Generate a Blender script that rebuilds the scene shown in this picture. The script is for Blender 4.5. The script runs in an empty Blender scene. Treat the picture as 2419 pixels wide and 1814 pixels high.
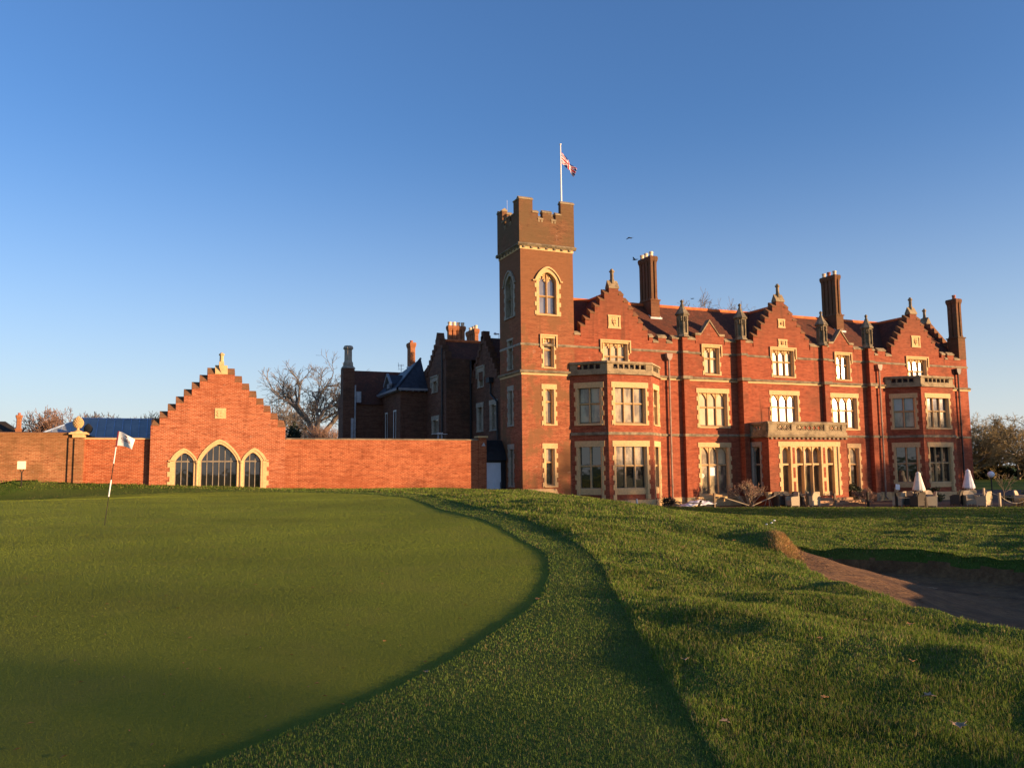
import bpy, bmesh, math, random
import numpy as np
from mathutils import Vector, Matrix
R = math.radians
D = bpy.data
S = bpy.context.scene
COL = S.collection

# ------------------------------------------------------------------ camera
cam = D.cameras.new('camera'); cam.sensor_width = 36.0; cam.lens = 36.0 * 1972 / 2419
cam.clip_start = 0.1; cam.clip_end = 4000
camo = D.objects.new('camera', cam); COL.objects.link(camo)
CP = Vector((-20.9691, -48.0069, 0.0000))
camo.matrix_world = Matrix(((0.921333, -0.030582, -0.387570, CP.x), (-0.388648, -0.097915, -0.916169, CP.y), (-0.009931, 0.994725, -0.102098, CP.z), (0, 0, 0, 1)))
S.camera = camo

# ------------------------------------------------------------------ sky, sun, exposure
SUN = Vector((0.7095, -0.6972, 0.1033)).normalized()
EL = math.asin(SUN.z); AZ = math.atan2(SUN.x, SUN.y)
HAZE_A = 0.75; HAZE_C = (2.2, 2.9, 3.0, 1)
W = D.worlds.new('World'); S.world = W; W.use_nodes = True
wn = W.node_tree
sky = wn.nodes.new('ShaderNodeTexSky'); sky.sky_type = 'NISHITA'; sky.sun_disc = False
sky.sun_elevation = EL; sky.sun_rotation = AZ
sky.air_density = 1.0; sky.dust_density = 0.8; sky.ozone_density = 4.4; sky.altitude = 0
# thin haze low in the sky: paler and brighter towards the horizon, as on a cold clear morning
tc = wn.nodes.new('ShaderNodeTexCoord'); sx = wn.nodes.new('ShaderNodeSeparateXYZ'); wn.links.new(tc.outputs['Generated'], sx.inputs[0])
mr = wn.nodes.new('ShaderNodeMapRange'); mr.inputs['From Min'].default_value = 0.0; mr.inputs['From Max'].default_value = 0.42
mr.inputs['To Min'].default_value = 1.0; mr.inputs['To Max'].default_value = 0.0; wn.links.new(sx.outputs[2], mr.inputs['Value'])
pw_ = wn.nodes.new('ShaderNodeMath'); pw_.operation = 'POWER'; wn.links.new(mr.outputs[0], pw_.inputs[0]); pw_.inputs[1].default_value = 2.2
mul = wn.nodes.new('ShaderNodeMath'); mul.operation = 'MULTIPLY'; wn.links.new(pw_.outputs[0], mul.inputs[0]); mul.inputs[1].default_value = HAZE_A
hz = wn.nodes.new('ShaderNodeMix'); hz.data_type = 'RGBA'; wn.links.new(mul.outputs[0], hz.inputs[0]); wn.links.new(sky.outputs[0], hz.inputs[6]); hz.inputs[7].default_value = HAZE_C
tint = wn.nodes.new('ShaderNodeMix'); tint.data_type = 'RGBA'; tint.blend_type = 'MULTIPLY'; tint.inputs[0].default_value = 1.0
wn.links.new(hz.outputs[2], tint.inputs[6]); tint.inputs[7].default_value = (1.30, 1.03, 1.03, 1)
wn.links.new(tint.outputs[2], wn.nodes['Background'].inputs[0])
wn.nodes['Background'].inputs[1].default_value = 0.15
sl = D.lights.new('sun', 'SUN'); sl.energy = 5.0; sl.angle = R(0.53); sl.color = (1.0, 0.66, 0.36)
so = D.objects.new('sun', sl); COL.objects.link(so)
so.rotation_euler = SUN.to_track_quat('Z', 'Y').to_euler(); so.location = (60, -60, 40)
S.view_settings.view_transform = 'Standard'; S.view_settings.look = 'None'
S.view_settings.exposure = 1.05; S.view_settings.gamma = 1.0
S.cycles.max_bounces = 6; S.cycles.diffuse_bounces = 3; S.cycles.glossy_bounces = 3
S.cycles.transparent_max_bounces = 4; S.cycles.caustics_reflective = False; S.cycles.caustics_refractive = False

# ------------------------------------------------------------------ materials
class NT:
    def __init__(s, name):
        s.m = D.materials.new(name); s.m.use_nodes = True; s.t = s.m.node_tree
        s.b = s.t.nodes['Principled BSDF']
        s.b.inputs['Specular IOR Level'].default_value = 0.25
    def n(s, kind, **k):
        x = s.t.nodes.new('ShaderNode' + kind)
        for a, v in k.items(): setattr(x, a, v)
        return x
    def l(s, a, b): s.t.links.new(a, b)
    def uv(s): return s.n('TexCoord').outputs['UV']
    def pos(s): return s.n('NewGeometry').outputs['Position']
    def noise(s, co, scale, detail=4, rough=0.6, sc3=None):
        if sc3:
            mp = s.n('Mapping'); mp.inputs['Scale'].default_value = sc3; s.l(co, mp.inputs['Vector']); co = mp.outputs[0]
        x = s.n('TexNoise'); x.inputs['Scale'].default_value = scale; x.inputs['Detail'].default_value = detail
        x.inputs['Roughness'].default_value = rough; s.l(co, x.inputs['Vector']); return x.outputs['Fac']
    def ramp(s, f, a, b, lo=0.0, hi=1.0):
        x = s.n('MapRange'); x.interpolation_type = 'SMOOTHSTEP'
        x.inputs['From Min'].default_value = a; x.inputs['From Max'].default_value = b
        x.inputs['To Min'].default_value = lo; x.inputs['To Max'].default_value = hi
        s.l(f, x.inputs['Value']); return x.outputs['Result']
    def mix(s, f, a, b, mode='MIX'):
        x = s.n('Mix'); x.data_type = 'RGBA'; x.blend_type = mode
        for i, v in ((0, f), (6, a), (7, b)):
            if isinstance(v, (int, float)): x.inputs[i].default_value = v
            elif isinstance(v, tuple): x.inputs[i].default_value = (*v, 1)
            else: s.l(v, x.inputs[i])
        return x.outputs[2]
    def math(s, op, a, b=0.0):
        x = s.n('Math', operation=op)
        for i, v in ((0, a), (1, b)):
            if isinstance(v, (int, float)): x.inputs[i].default_value = v
            else: s.l(v, x.inputs[i])
        return x.outputs[0]
    def col(s, c, rough=0.8):
        if isinstance(c, tuple): s.b.inputs['Base Color'].default_value = (*c, 1)
        else: s.l(c, s.b.inputs['Base Color'])
        s.b.inputs['Roughness'].default_value = rough
    def bump(s, h, strength=0.5, dist=0.02):
        x = s.n('Bump'); x.inputs['Strength'].default_value = strength; x.inputs['Distance'].default_value = dist
        s.l(h, x.inputs['Height']); s.l(x.outputs[0], s.b.inputs['Normal'])

def plain(name, c, rough=0.7, var=0.25, scale=3.0, metal=0.0):
    t = NT(name); f = t.noise(t.pos(), scale, 5)
    d = tuple(x * (1 - var) for x in c); e = tuple(min(1, x * (1 + var)) for x in c)
    t.col(t.mix(t.ramp(f, 0.3, 0.7), d, e), rough); t.b.inputs['Metallic'].default_value = metal
    return t.m

def brick(name, c1, c2, mortar, stain=(0.09, 0.065, 0.04), amount=0.6, lo=0.48, hi=0.66, sscale=0.35,
          pale=(0.42, 0.27, 0.19), pamt=0.5, top=None, msize=0.013, bw=0.225, dash=0.6):
    t = NT(name); uv = t.uv(); p = t.pos()
    b = t.n('TexBrick'); b.offset = 0.5; b.squash = 1.0
    b.inputs['Scale'].default_value = 1.0; b.inputs['Brick Width'].default_value = bw; b.inputs['Row Height'].default_value = 0.075
    b.inputs['Mortar Size'].default_value = msize; b.inputs['Mortar Smooth'].default_value = 0.2; b.inputs['Bias'].default_value = 0.0
    b.inputs['Color1'].default_value = (*c1, 1); b.inputs['Color2'].default_value = (*c2, 1); b.inputs['Mortar'].default_value = (*mortar, 1)
    t.l(uv, b.inputs['Vector'])
    c = b.outputs['Color']
    # course to course and patch to patch changes of the clay itself
    c = t.mix(t.ramp(t.noise(uv, 1.0, 4, 0.75, sc3=(0.9, 5.0, 1)), 0.42, 0.66, 0, 0.55), c, tuple(x * 0.45 for x in c1), 'MIX')
    c = t.mix(t.ramp(t.noise(uv, 1.0, 3, 0.7, sc3=(3.2, 13.3, 1)), 0.52, 0.66, 0, dash), c, tuple(x * 0.38 for x in c1), 'MIX')
    c = t.mix(t.ramp(t.noise(uv, 1.0, 3, 0.7, sc3=(4.5, 12.0, 1)), 0.56, 0.72, 0, 0.5), c, tuple(min(1, x * 1.5) for x in mortar), 'MIX')
    c = t.mix(t.ramp(t.noise(uv, 1.0, 5, 0.65, sc3=(1.7, 0.16, 1)), 0.54, 0.72, 0, 0.5), c, tuple(x * 0.6 for x in stain))
    # lichen and soot with a shape of their own
    f = t.ramp(t.noise(p, sscale, 6, 0.68), lo, hi, 0, amount)
    if top:
        sx = t.n('SeparateXYZ'); t.l(p, sx.inputs[0])
        g = t.ramp(t.math('ADD', sx.outputs[2], t.math('MULTIPLY', t.noise(p, 0.8, 5, 0.65), 3.0)), top[0] + 1.5, top[1] + 1.5, 0, top[2])
        f = t.math('MAXIMUM', f, g)
    c = t.mix(f, c, stain)
    # small salt marks and repaired, paler bricks
    c = t.mix(t.ramp(t.noise(p, 1.7, 5, 0.7), 0.63, 0.74, 0, pamt), c, pale)
    t.col(c, 0.9)
    t.bump(b.outputs['Fac'], 0.35, -0.012)
    return t.m

def stone(name, c, dark, lo=0.45, hi=0.7, amt=0.8, scale=1.6):
    t = NT(name); p = t.pos()
    f = t.ramp(t.noise(p, scale, 6, 0.7), lo, hi, 0, amt)
    g = t.noise(p, 9, 4)
    cc = t.mix(t.ramp(g, 0.3, 0.7), tuple(x * 0.86 for x in c), tuple(min(1, x * 1.1) for x in c))
    t.col(t.mix(f, cc, dark), 0.85); t.bump(g, 0.3, 0.01); return t.m

M = {}
M['brick'] = brick('red_brick', (0.2849, 0.04833, 0.01855), (0.3436, 0.06956, 0.02551), (0.3687, 0.1391, 0.07343), top=(7.2, 12.5, 0.62), stain=(0.1257, 0.05492, 0.02783), amount=0.45)
M['brick_tower'] = brick('weathered_tower_brick', (0.2842, 0.06397, 0.02542), (0.3445, 0.09027, 0.03575), (0.3704, 0.1656, 0.08341), stain=(0.1852, 0.08654, 0.03575), amount=0.8, lo=0.46, hi=0.56, sscale=0.55, top=(5.5, 13.0, 0.75), dash=0.7)
M['brick_crown'] = brick('sooty_parapet_brick', (0.16, 0.064, 0.0288), (0.208, 0.084, 0.036), (0.216, 0.12, 0.06), stain=(0.136, 0.08, 0.036), amount=0.8, lo=0.38, hi=0.56, sscale=0.6, dash=0.8)
M['brick_new'] = brick('orange_garden_brick', (0.31, 0.05644, 0.01588), (0.3704, 0.08278, 0.02384), (0.4478, 0.1881, 0.09135), stain=(0.2411, 0.05644, 0.01907), amount=0.5, pale=(0.3962, 0.158, 0.07944), pamt=0.35, msize=0.016, dash=0.75)
M['brick_hall'] = brick('hall_gable_brick', (0.3268, 0.06504, 0.02009), (0.3813, 0.09126, 0.02847), (0.4993, 0.23, 0.1256), stain=(0.2814, 0.0714, 0.02679), amount=0.5, top=(2.4, 6.5, 0.4), msize=0.016, dash=0.75)
M['brick_old'] = brick('old_lichened_brick', (0.2983, 0.0904, 0.03254), (0.3616, 0.1266, 0.04972), (0.4068, 0.226, 0.1085), stain=(0.1537, 0.07684, 0.02712), amount=0.62, lo=0.42, hi=0.62, sscale=0.8, top=(0.2, 2.6, 0.62), msize=0.015, dash=0.8)
M['brick_shade'] = brick('wing_brick_painted_shade', (0.14, 0.0525, 0.028), (0.182, 0.07, 0.035), (0.154, 0.091, 0.063), stain=(0.063, 0.0385, 0.0245), amount=0.7)  # red brick darkened so the wing's shade is in its colour
M['brick_chimney'] = brick('chimney_brick', (0.17, 0.0595, 0.02805), (0.2125, 0.0765, 0.034), (0.204, 0.1105, 0.05525), stain=(0.1275, 0.07225, 0.034), amount=0.8, lo=0.4, hi=0.58)
M['brick_orange'] = brick('orange_chimney_brick', (0.368, 0.112, 0.04), (0.416, 0.144, 0.056), (0.32, 0.176, 0.096), stain=(0.24, 0.096, 0.04), amount=0.4)
M['stone'] = stone('buff_stone', (0.6082, 0.3935, 0.1834), (0.4114, 0.2594, 0.1163), lo=0.5, hi=0.75, amt=0.45)
M['stone_grey'] = stone('lichened_grey_stone', (0.30, 0.23, 0.14), (0.12, 0.095, 0.06), lo=0.38, hi=0.62, amt=0.9, scale=2.2)
M['stone_parapet'] = stone('weathered_parapet_stone', (0.33, 0.245, 0.14), (0.13, 0.095, 0.055), lo=0.42, hi=0.66, amt=0.85)
M['stone_shade_side'] = stone('stone_painted_shade', (0.38, 0.32, 0.24), (0.2, 0.17, 0.13))  # copy of the buff stone with shade put into its colour
def tiles():
    t = NT('clay_roof_tiles'); uv = t.uv(); p = t.pos()
    b = t.n('TexBrick'); b.offset = 0.5; b.inputs['Scale'].default_value = 1; b.inputs['Brick Width'].default_value = 0.17
    b.inputs['Row Height'].default_value = 0.11; b.inputs['Mortar Size'].default_value = 0.008; b.inputs['Bias'].default_value = 0
    b.inputs['Color1'].default_value = (0.095, 0.03, 0.016, 1); b.inputs['Color2'].default_value = (0.15, 0.045, 0.021, 1); b.inputs['Mortar'].default_value = (0.07, 0.03, 0.02, 1)
    t.l(uv, b.inputs['Vector'])
    c = t.mix(t.ramp(t.noise(p, 1.1, 6, 0.7), 0.4, 0.68, 0, 0.7), b.outputs['Color'], (0.055, 0.028, 0.017))
    c = t.mix(t.ramp(t.noise(p, 5, 4), 0.58, 0.7, 0, 0.5), c, (0.26, 0.10, 0.05))
    t.col(c, 0.85); t.bump(b.outputs['Fac'], 0.5, -0.02); return t.m
M['tiles'] = tiles()
M['ridge'] = plain('orange_ridge_tiles', (0.62, 0.16, 0.05), 0.8)
M['slate'] = plain('grey_blue_slate', (0.0385, 0.0406, 0.0525), 0.5)
M['lead'] = plain('lead_flashing', (0.45, 0.43, 0.42), 0.5)
M['pot'] = plain('cream_clay_pot', (0.72, 0.56, 0.38), 0.8)
M['pot_red'] = plain('red_clay_pot', (0.40, 0.13, 0.07), 0.8)
def glass(name, c, rough=0.04, spec=0.9, c2=None, bump=0.0):
    t = NT(name)
    if c2:
        f = t.ramp(t.noise(t.pos(), 1.3, 4, 0.6, sc3=(1, 1, 0.55)), 0.4, 0.62)
        t.col(t.mix(f, c, c2), rough)
    else: t.col(c, rough)
    t.b.inputs['Specular IOR Level'].default_value = spec
    t.b.inputs['IOR'].default_value = 1.6
    t.b.inputs['Coat Weight'].default_value = 0.0
    if bump: t.bump(t.noise(t.pos(), 1.1, 2), bump, 0.02)
    return t.m
M['glass'] = glass('dark_window_glass', (0.016, 0.015, 0.013), bump=0.25)
M['glass_cream'] = glass('glass_painted_sky_reflection', (0.42, 0.31, 0.17), 0.14, 0.35, c2=(0.50, 0.38, 0.22), bump=0.2)  # bright sky reflection put into the pane colour as cream
M['glass_swag'] = glass('glass_before_net_curtain', (0.42, 0.33, 0.20), 0.10, 0.5, c2=(0.17, 0.13, 0.085), bump=0.25)
M['glass_gold'] = glass('mottled_olive_gold_glass', (0.22, 0.17, 0.075), 0.06, 0.9, c2=(0.06, 0.05, 0.03), bump=0.2)  # olive gold tone, mottled over the pane
M['trim_grey'] = plain('grey_painted_trim', (0.26, 0.26, 0.28), 0.5, 0.1)
M['glass_grey'] = glass('mottled_grey_glass', (0.17, 0.17, 0.19), 0.06, 0.9, c2=(0.14, 0.13, 0.13), bump=0.2)  # grey tone, slightly mottled over the pane
M['glass_glare'] = glass('glass_painted_sun_glare', (0.66, 0.52, 0.32), 0.22, 1.0, bump=0.1)  # sun glare put into the base colour of the pane
M['glass_curtain'] = glass('glass_before_dim_curtain', (0.10, 0.085, 0.06), 0.05, 0.9, c2=(0.42, 0.33, 0.2), bump=0.2)
M['glass_blue'] = glass('blue_roof_glazing', (0.23, 0.255, 0.27), 0.35, 0.2, c2=(0.28, 0.30, 0.31))
M['glass_door'] = glass('dark_hall_glass', (0.012, 0.012, 0.013), 0.03, 0.8, bump=0.15)
M['blue_metal'] = plain('blue_painted_metal', (0.30, 0.38, 0.50), 0.5)
M['bronze'] = plain('brown_metal_frame', (0.20, 0.16, 0.11), 0.5)
M['black'] = plain('black_paint', (0.02, 0.02, 0.022), 0.5)
M['white'] = plain('white_paint', (0.80, 0.78, 0.74), 0.5, 0.05)
M['door_white'] = plain('door_white_paint', (0.66, 0.68, 0.74), 0.5, 0.05)
M['cream_box'] = plain('cream_metal_box', (0.80, 0.72, 0.52), 0.5, 0.05)
M['pipe'] = plain('rust_brown_pipe', (0.30, 0.20, 0.14), 0.55)
M['pipe_dark'] = plain('dark_iron_pipe', (0.05, 0.035, 0.03), 0.5)
M['wood'] = plain('weathered_timber', (0.16, 0.11, 0.065), 0.85)
M['wood_dark'] = plain('dark_timber', (0.03, 0.024, 0.018), 0.85)
M['rail'] = plain('pale_rail_timber', (0.42, 0.32, 0.2), 0.8)
M['wicker'] = plain('pale_wicker', (0.46, 0.36, 0.23), 0.8, 0.2, 30)
M['wicker_dark'] = plain('dark_wicker', (0.07, 0.055, 0.04), 0.8, 0.25, 30)
M['table_dark'] = plain('dark_table', (0.06, 0.06, 0.065), 0.4)
M['canvas'] = plain('cream_canvas', (0.72, 0.66, 0.55), 0.9, 0.1)
M['canvas_white'] = plain('white_canvas', (0.74, 0.72, 0.72), 0.9, 0.08)
M['paper'] = plain('white_paper', (0.85, 0.82, 0.74), 0.7, 0.03)
M['globe'] = plain('white_lamp_globe', (0.8, 0.8, 0.8), 0.3, 0.03)
M['rope'] = plain('pale_rope', (0.45, 0.38, 0.26), 0.9)
M['maroon'] = plain('maroon_cloth', (0.16, 0.02, 0.03), 0.8, 0.1)
M['red'] = plain('flag_red', (0.62, 0.03, 0.04), 0.8, 0.1)
M['navy'] = plain('flag_navy', (0.015, 0.025, 0.14), 0.8, 0.1)
M['flagwhite'] = plain('flag_white', (0.80, 0.78, 0.76), 0.8, 0.05)
M['paving'] = plain('brown_terrace_paving', (0.10, 0.062, 0.038), 0.9, 0.3, 4)
M['step'] = plain('worn_brick_steps', (0.34, 0.2, 0.11), 0.9, 0.25, 6)
M['bark'] = plain('grey_brown_bark', (0.20, 0.15, 0.095), 0.9, 0.3, 4)
M['bark_far'] = plain('pale_far_bark', (0.23, 0.18, 0.14), 0.9, 0.25, 3)
M['twig'] = plain('brown_winter_twigs', (0.19, 0.155, 0.125), 0.9, 0.3, 2)
M['twig_red'] = plain('reddish_winter_twigs', (0.26, 0.15, 0.10), 0.9, 0.3, 2)
M['twig_olive'] = plain('olive_brown_twigs', (0.308, 0.224, 0.098), 0.9, 0.3, 2)
M['ever'] = plain('dark_evergreen_leaves', (0.022, 0.03, 0.016), 0.8, 0.4, 2)
M['hedge'] = plain('dark_hedge_leaves', (0.03, 0.035, 0.017), 0.9, 0.4, 3)
M['bush'] = plain('green_bush_leaves', (0.07, 0.075, 0.03), 0.8, 0.4, 6)
M['straw'] = plain('dry_straw', (0.42, 0.29, 0.13), 0.9, 0.3, 8)
M['leaf'] = plain('dry_orange_leaf', (0.42, 0.2, 0.07), 0.8, 0.3, 40)
M['leaf_pale'] = plain('pale_tan_leaf', (0.30, 0.20, 0.12), 0.8, 0.3, 40)
M['bird'] = plain('black_feathers', (0.015, 0.015, 0.015), 0.8)
M['blade_stem'] = plain('green_stem', (0.08, 0.12, 0.03), 0.8)
M['grey_metal'] = plain('grey_metal', (0.35, 0.35, 0.36), 0.4)

def turf(name, a, b, yellow, bump=0.8, dist=0.02, fine=90.0, patch=0.9, spot=True):
    t = NT(name); p = t.pos()
    f1 = t.noise(p, patch, 5, 0.6); f2 = t.noise(p, fine, 3, 0.7); f3 = t.noise(p, fine * 0.22, 4, 0.7)
    c = t.mix(t.ramp(f3, 0.32, 0.68), a, b)
    c = t.mix(t.ramp(f1, 0.42, 0.68, 0, 0.6), c, yellow); c = t.mix(t.ramp(t.noise(p, patch * 0.37, 5, 0.65), 0.48, 0.66, 0, 0.45), c, tuple(x * 0.6 for x in a))
    c = t.mix(t.ramp(f2, 0.3, 0.75, 0.0, 0.55), c, tuple(x * 0.45 for x in a))
    if spot: c = t.mix(t.ramp(t.noise(p, 26, 2), 0.70, 0.76, 0, 0.5), c, tuple(x * 0.4 for x in a))
    t.col(c, 0.95); t.b.inputs['Specular IOR Level'].default_value = 0.1
    h = t.math('ADD', f2, t.math('MULTIPLY', f3, 0.8)); t.bump(h, bump, dist)
    return t.m
M['green'] = turf('putting_turf', (0.20, 0.245, 0.027), (0.255, 0.29, 0.036), (0.31, 0.29, 0.052), 1.0, 0.035, 120.0, 0.8)
M['apron'] = turf('apron_turf', (0.095, 0.15, 0.022), (0.14, 0.19, 0.032), (0.165, 0.18, 0.04), 1.0, 0.05, 60.0, 0.7, False)
M['rough'] = turf('rough_turf', (0.075, 0.13, 0.018), (0.12, 0.185, 0.030), (0.18, 0.19, 0.045), 1.0, 0.12, 18.0, 0.5, False)
def sand():
    t = NT('bunker_sand'); p = t.pos()
    f = t.noise(p, 7, 6, 0.7); g = t.noise(p, 1.1, 4)
    c = t.mix(t.ramp(f, 0.3, 0.72), (0.15, 0.070, 0.028), (0.27, 0.145, 0.058)); c = t.mix(t.ramp(g, 0.42, 0.6, 0, 0.55), c, (0.085, 0.042, 0.018)); c = t.mix(t.ramp(t.noise(p, 30, 3), 0.66, 0.72, 0, 0.6), c, (0.05, 0.03, 0.015))
    t.col(c, 0.95); t.bump(t.math('ADD', f, t.math('MULTIPLY', t.noise(p, 2.2, 5, 0.7, sc3=(0.35, 2.2, 1)), 1.5)), 1.0, 0.09); return t.m
M['sand'] = sand()
def blade_mat(name, tint):
    t = NT(name); a = t.n('VertexColor', layer_name='col')
    c = t.mix(1.0, a.outputs[0], tint, 'MULTIPLY')
    t.col(c, 0.7); t.b.inputs['Specular IOR Level'].default_value = 0.2
    tr = t.n('BsdfTranslucent'); t.l(c, tr.inputs[0]); ms = t.n('MixShader'); ms.inputs[0].default_value = 0.42
    t.l(t.b.outputs[0], ms.inputs[1]); t.l(tr.outputs[0], ms.inputs[2])
    t.l(ms.outputs[0], t.t.nodes['Material Output'].inputs['Surface'])
    return t.m
M['blade'] = blade_mat('grass_blades', (1, 1, 1))

# ------------------------------------------------------------------ mesh helpers
class Fr:                                        # a wall frame: u along the wall, w outward, z up
    def __init__(s, o, u, w): s.o = Vector(o); s.u = Vector(u); s.w = Vector(w)
    def __call__(s, u, w, z): return s.o + s.u * u + s.w * w + Vector((0, 0, z))
WORLD = Fr((0, 0, 0), (1, 0, 0), (0, 1, 0))      # u = x, w = y
SOUTH = Fr((0, 0, 0), (1, 0, 0), (0, -1, 0))     # facade, looking out towards the lawn

class MB:
    def __init__(s, fr=WORLD): s.v = []; s.f = []; s.mi = []; s.fr = fr; s.cur = 0
    def pt(s, u, w, z): s.v.append(s.fr(u, w, z)); return len(s.v) - 1
    def poly(s, pts): s.f.append([s.pt(*p) for p in pts]); s.mi.append(s.cur)
    def box(s, u0, u1, w0, w1, z0, z1): s.prism([(u0, w0), (u1, w0), (u1, w1), (u0, w1)], z0, z1)
    def prism(s, poly, z0, z1):                  # (u,w) outline raised in z
        a = [s.pt(u, w, z0) for u, w in poly]; b = [s.pt(u, w, z1) for u, w in poly]; s._sew(a, b)
    def prism_w(s, poly, w0, w1):                # (u,z) outline pushed in w
        a = [s.pt(u, w0, z) for u, z in poly]; b = [s.pt(u, w1, z) for u, z in poly]; s._sew(a, b)
    def prism_u(s, poly, u0, u1):                # (w,z) outline pushed in u
        a = [s.pt(u0, w, z) for w, z in poly]; b = [s.pt(u1, w, z) for w, z in poly]; s._sew(a, b)
    def _sew(s, a, b):
        n = len(a)
        s.f.append(a[::-1]); s.f.append(list(b)); s.mi += [s.cur, s.cur]
        for i in range(n):
            j = (i + 1) % n; s.f.append([a[i], a[j], b[j], b[i]]); s.mi.append(s.cur)
    def lathe(s, cu, cw, prof, n=12, rot=0.0, sx=1.0):   # prof: (radius, z)
        rings = []
        for r, z in prof:
            rings.append([s.pt(cu + r * math.cos(rot + 2 * math.pi * k / n) * sx, cw + r * math.sin(rot + 2 * math.pi * k / n), z) for k in range(n)])
        for a, b in zip(rings, rings[1:]):
            for k in range(n):
                j = (k + 1) % n; s.f.append([a[k], a[j], b[j], b[k]]); s.mi.append(s.cur)
        s.f.append(rings[0][::-1]); s.f.append(list(rings[-1])); s.mi += [s.cur, s.cur]
    def tube(s, pts, r0, r1=None, n=5, cap=True):
        r1 = r0 if r1 is None else r1; P = [s.fr(*p) for p in pts]; rings = []
        for i, p in enumerate(P):
            d = (P[min(i + 1, len(P) - 1)] - P[max(i - 1, 0)])
            if d.length < 1e-6: d = Vector((0, 0, 1))
            d.normalize(); a = d.orthogonal().normalized(); b = d.cross(a)
            r = r0 + (r1 - r0) * i / max(1, len(P) - 1); k0 = len(s.v)
            for k in range(n):
                t = 2 * math.pi * k / n; s.v.append(p + a * (r * math.cos(t)) + b * (r * math.sin(t)))
            rings.append(list(range(k0, k0 + n)))
        for a, b in zip(rings, rings[1:]):
            for k in range(n): s.f.append([a[k], a[(k + 1) % n], b[(k + 1) % n], b[k]]); s.mi.append(s.cur)
        if cap: s.f.append(rings[0][::-1]); s.f.append(list(rings[-1])); s.mi += [s.cur, s.cur]
    def ico(s, c, r, jitter=0.0, rng=random, squash=(1, 1, 1)):
        bm = bmesh.new(); bmesh.ops.create_icosphere(bm, subdivisions=2, radius=1)
        k0 = len(s.v)
        for v in bm.verts:
            j = 1 + rng.uniform(-jitter, jitter)
            s.v.append(s.fr(*c) + Vector((v.co.x * r * squash[0] * j, v.co.y * r * squash[1] * j, v.co.z * r * squash[2] * j)))
        for f in bm.faces: s.f.append([k0 + v.index for v in f.verts]); s.mi.append(s.cur)
        bm.free()
    def build(s, name, mats, parent=None, smooth=False, fix=True, loc=None):
        me = D.meshes.new(name)
        off = Vector(loc) if loc is not None else (parent.location if parent is not None and parent.type == 'EMPTY' else Vector((0, 0, 0)))
        if parent is not None and parent.type == 'MESH': off = parent['_off'] if '_off' in parent else Vector((0, 0, 0)); off = Vector(off)
        me.from_pydata([v - off for v in s.v], [], s.f)
        if not isinstance(mats, (list, tuple)): mats = [mats]
        for m in mats: me.materials.append(M[m] if isinstance(m, str) else m)
        me.polygons.foreach_set('material_index', s.mi)
        if fix:
            bm = bmesh.new(); bm.from_mesh(me); bmesh.ops.recalc_face_normals(bm, faces=bm.faces[:]); bm.to_mesh(me); bm.free()
        if smooth: me.polygons.foreach_set('use_smooth', [True] * len(me.polygons))
        uvl = me.uv_layers.new(name='UVMap'); UVS = np.zeros((len(me.loops), 2), np.float32)
        co = [v.co + off for v in me.vertices]
        for p in me.polygons:
            n = p.normal
            if abs(n.z) > 0.92: ax, ay = Vector((1, 0, 0)), Vector((0, 1, 0))
            else:
                ax = Vector((-n.y, n.x, 0)).normalized()
                if ax.x + ax.y * 0.9 < 0: ax = -ax
                ay = n.cross(ax)
                if ay.z < 0: ay = -ay
                if abs(n.z) < 0.05: ay = Vector((0, 0, 1))
            for li in p.loop_indices:
                c = co[me.loops[li].vertex_index]; UVS[li] = (c.dot(ax), c.dot(ay))
        uvl.data.foreach_set('uv', UVS.ravel())
        o = D.objects.new(name, me); COL.objects.link(o)
        if parent is not None: o.parent = parent
        else: o.location = off
        o['_off'] = tuple(off)
        return o

def thing(name, label, cat, loc=(0, 0, 0), group=None):
    o = D.objects.new(name, None); COL.objects.link(o); o.location = loc; o.empty_display_size = 0.3
    return tag(o, label, cat, group)
def tag(o, label, cat, group=None):
    o['label'] = label; o['category'] = cat
    if group: o['group'] = group
    return o
def kind(o, k): o['kind'] = k; return o
def dup(root, loc, rz=0.0, label=None, sc=None):
    c = root.copy(); COL.objects.link(c); c.location = loc; c.rotation_euler = (0, 0, rz)
    if sc: c.scale = sc if isinstance(sc, tuple) else (sc, sc, sc)
    if label: c['label'] = label
    for ch in root.children:
        d = ch.copy(); COL.objects.link(d); d.parent = c
        for g in ch.children:
            e = g.copy(); COL.objects.link(e); e.parent = d
    return c

def wall_rect(mb, u0, u1, z0, z1, holes, w=0.0, reveal=0.32):
    """Brick face at depth w with rectangular openings and their brick reveals."""
    us = sorted({u0, u1, *[h[0] for h in holes], *[h[1] for h in holes]}); us = [u for u in us if u0 <= u <= u1]
    zs = sorted({z0, z1, *[h[2] for h in holes], *[h[3] for h in holes]}); zs = [z for z in zs if z0 <= z <= z1]
    for a, b in zip(us, us[1:]):
        run = None
        for c, d in zip(zs, zs[1:]):
            mu, mz = (a + b) / 2, (c + d) / 2
            if any(h[0] < mu < h[1] and h[2] < mz < h[3] for h in holes):
                if run: mb.poly([(a, w, run[0]), (b, w, run[0]), (b, w, run[1]), (a, w, run[1])]); run = None
            else: run = (run[0] if run else c, d)
        if run: mb.poly([(a, w, run[0]), (b, w, run[0]), (b, w, run[1]), (a, w, run[1])])
    for a, b, c, d in holes:
        mb.poly([(a, w, c), (a, w - reveal, c), (a, w - reveal, d), (a, w, d)])
        mb.poly([(b, w, c), (b, w - reveal, c), (b, w - reveal, d), (b, w, d)])
        mb.poly([(a, w, d), (b, w, d), (b, w - reveal, d), (a, w - reveal, d)])
        mb.poly([(a, w, c), (b, w, c), (b, w - reveal, c), (a, w - reveal, c)])

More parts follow.
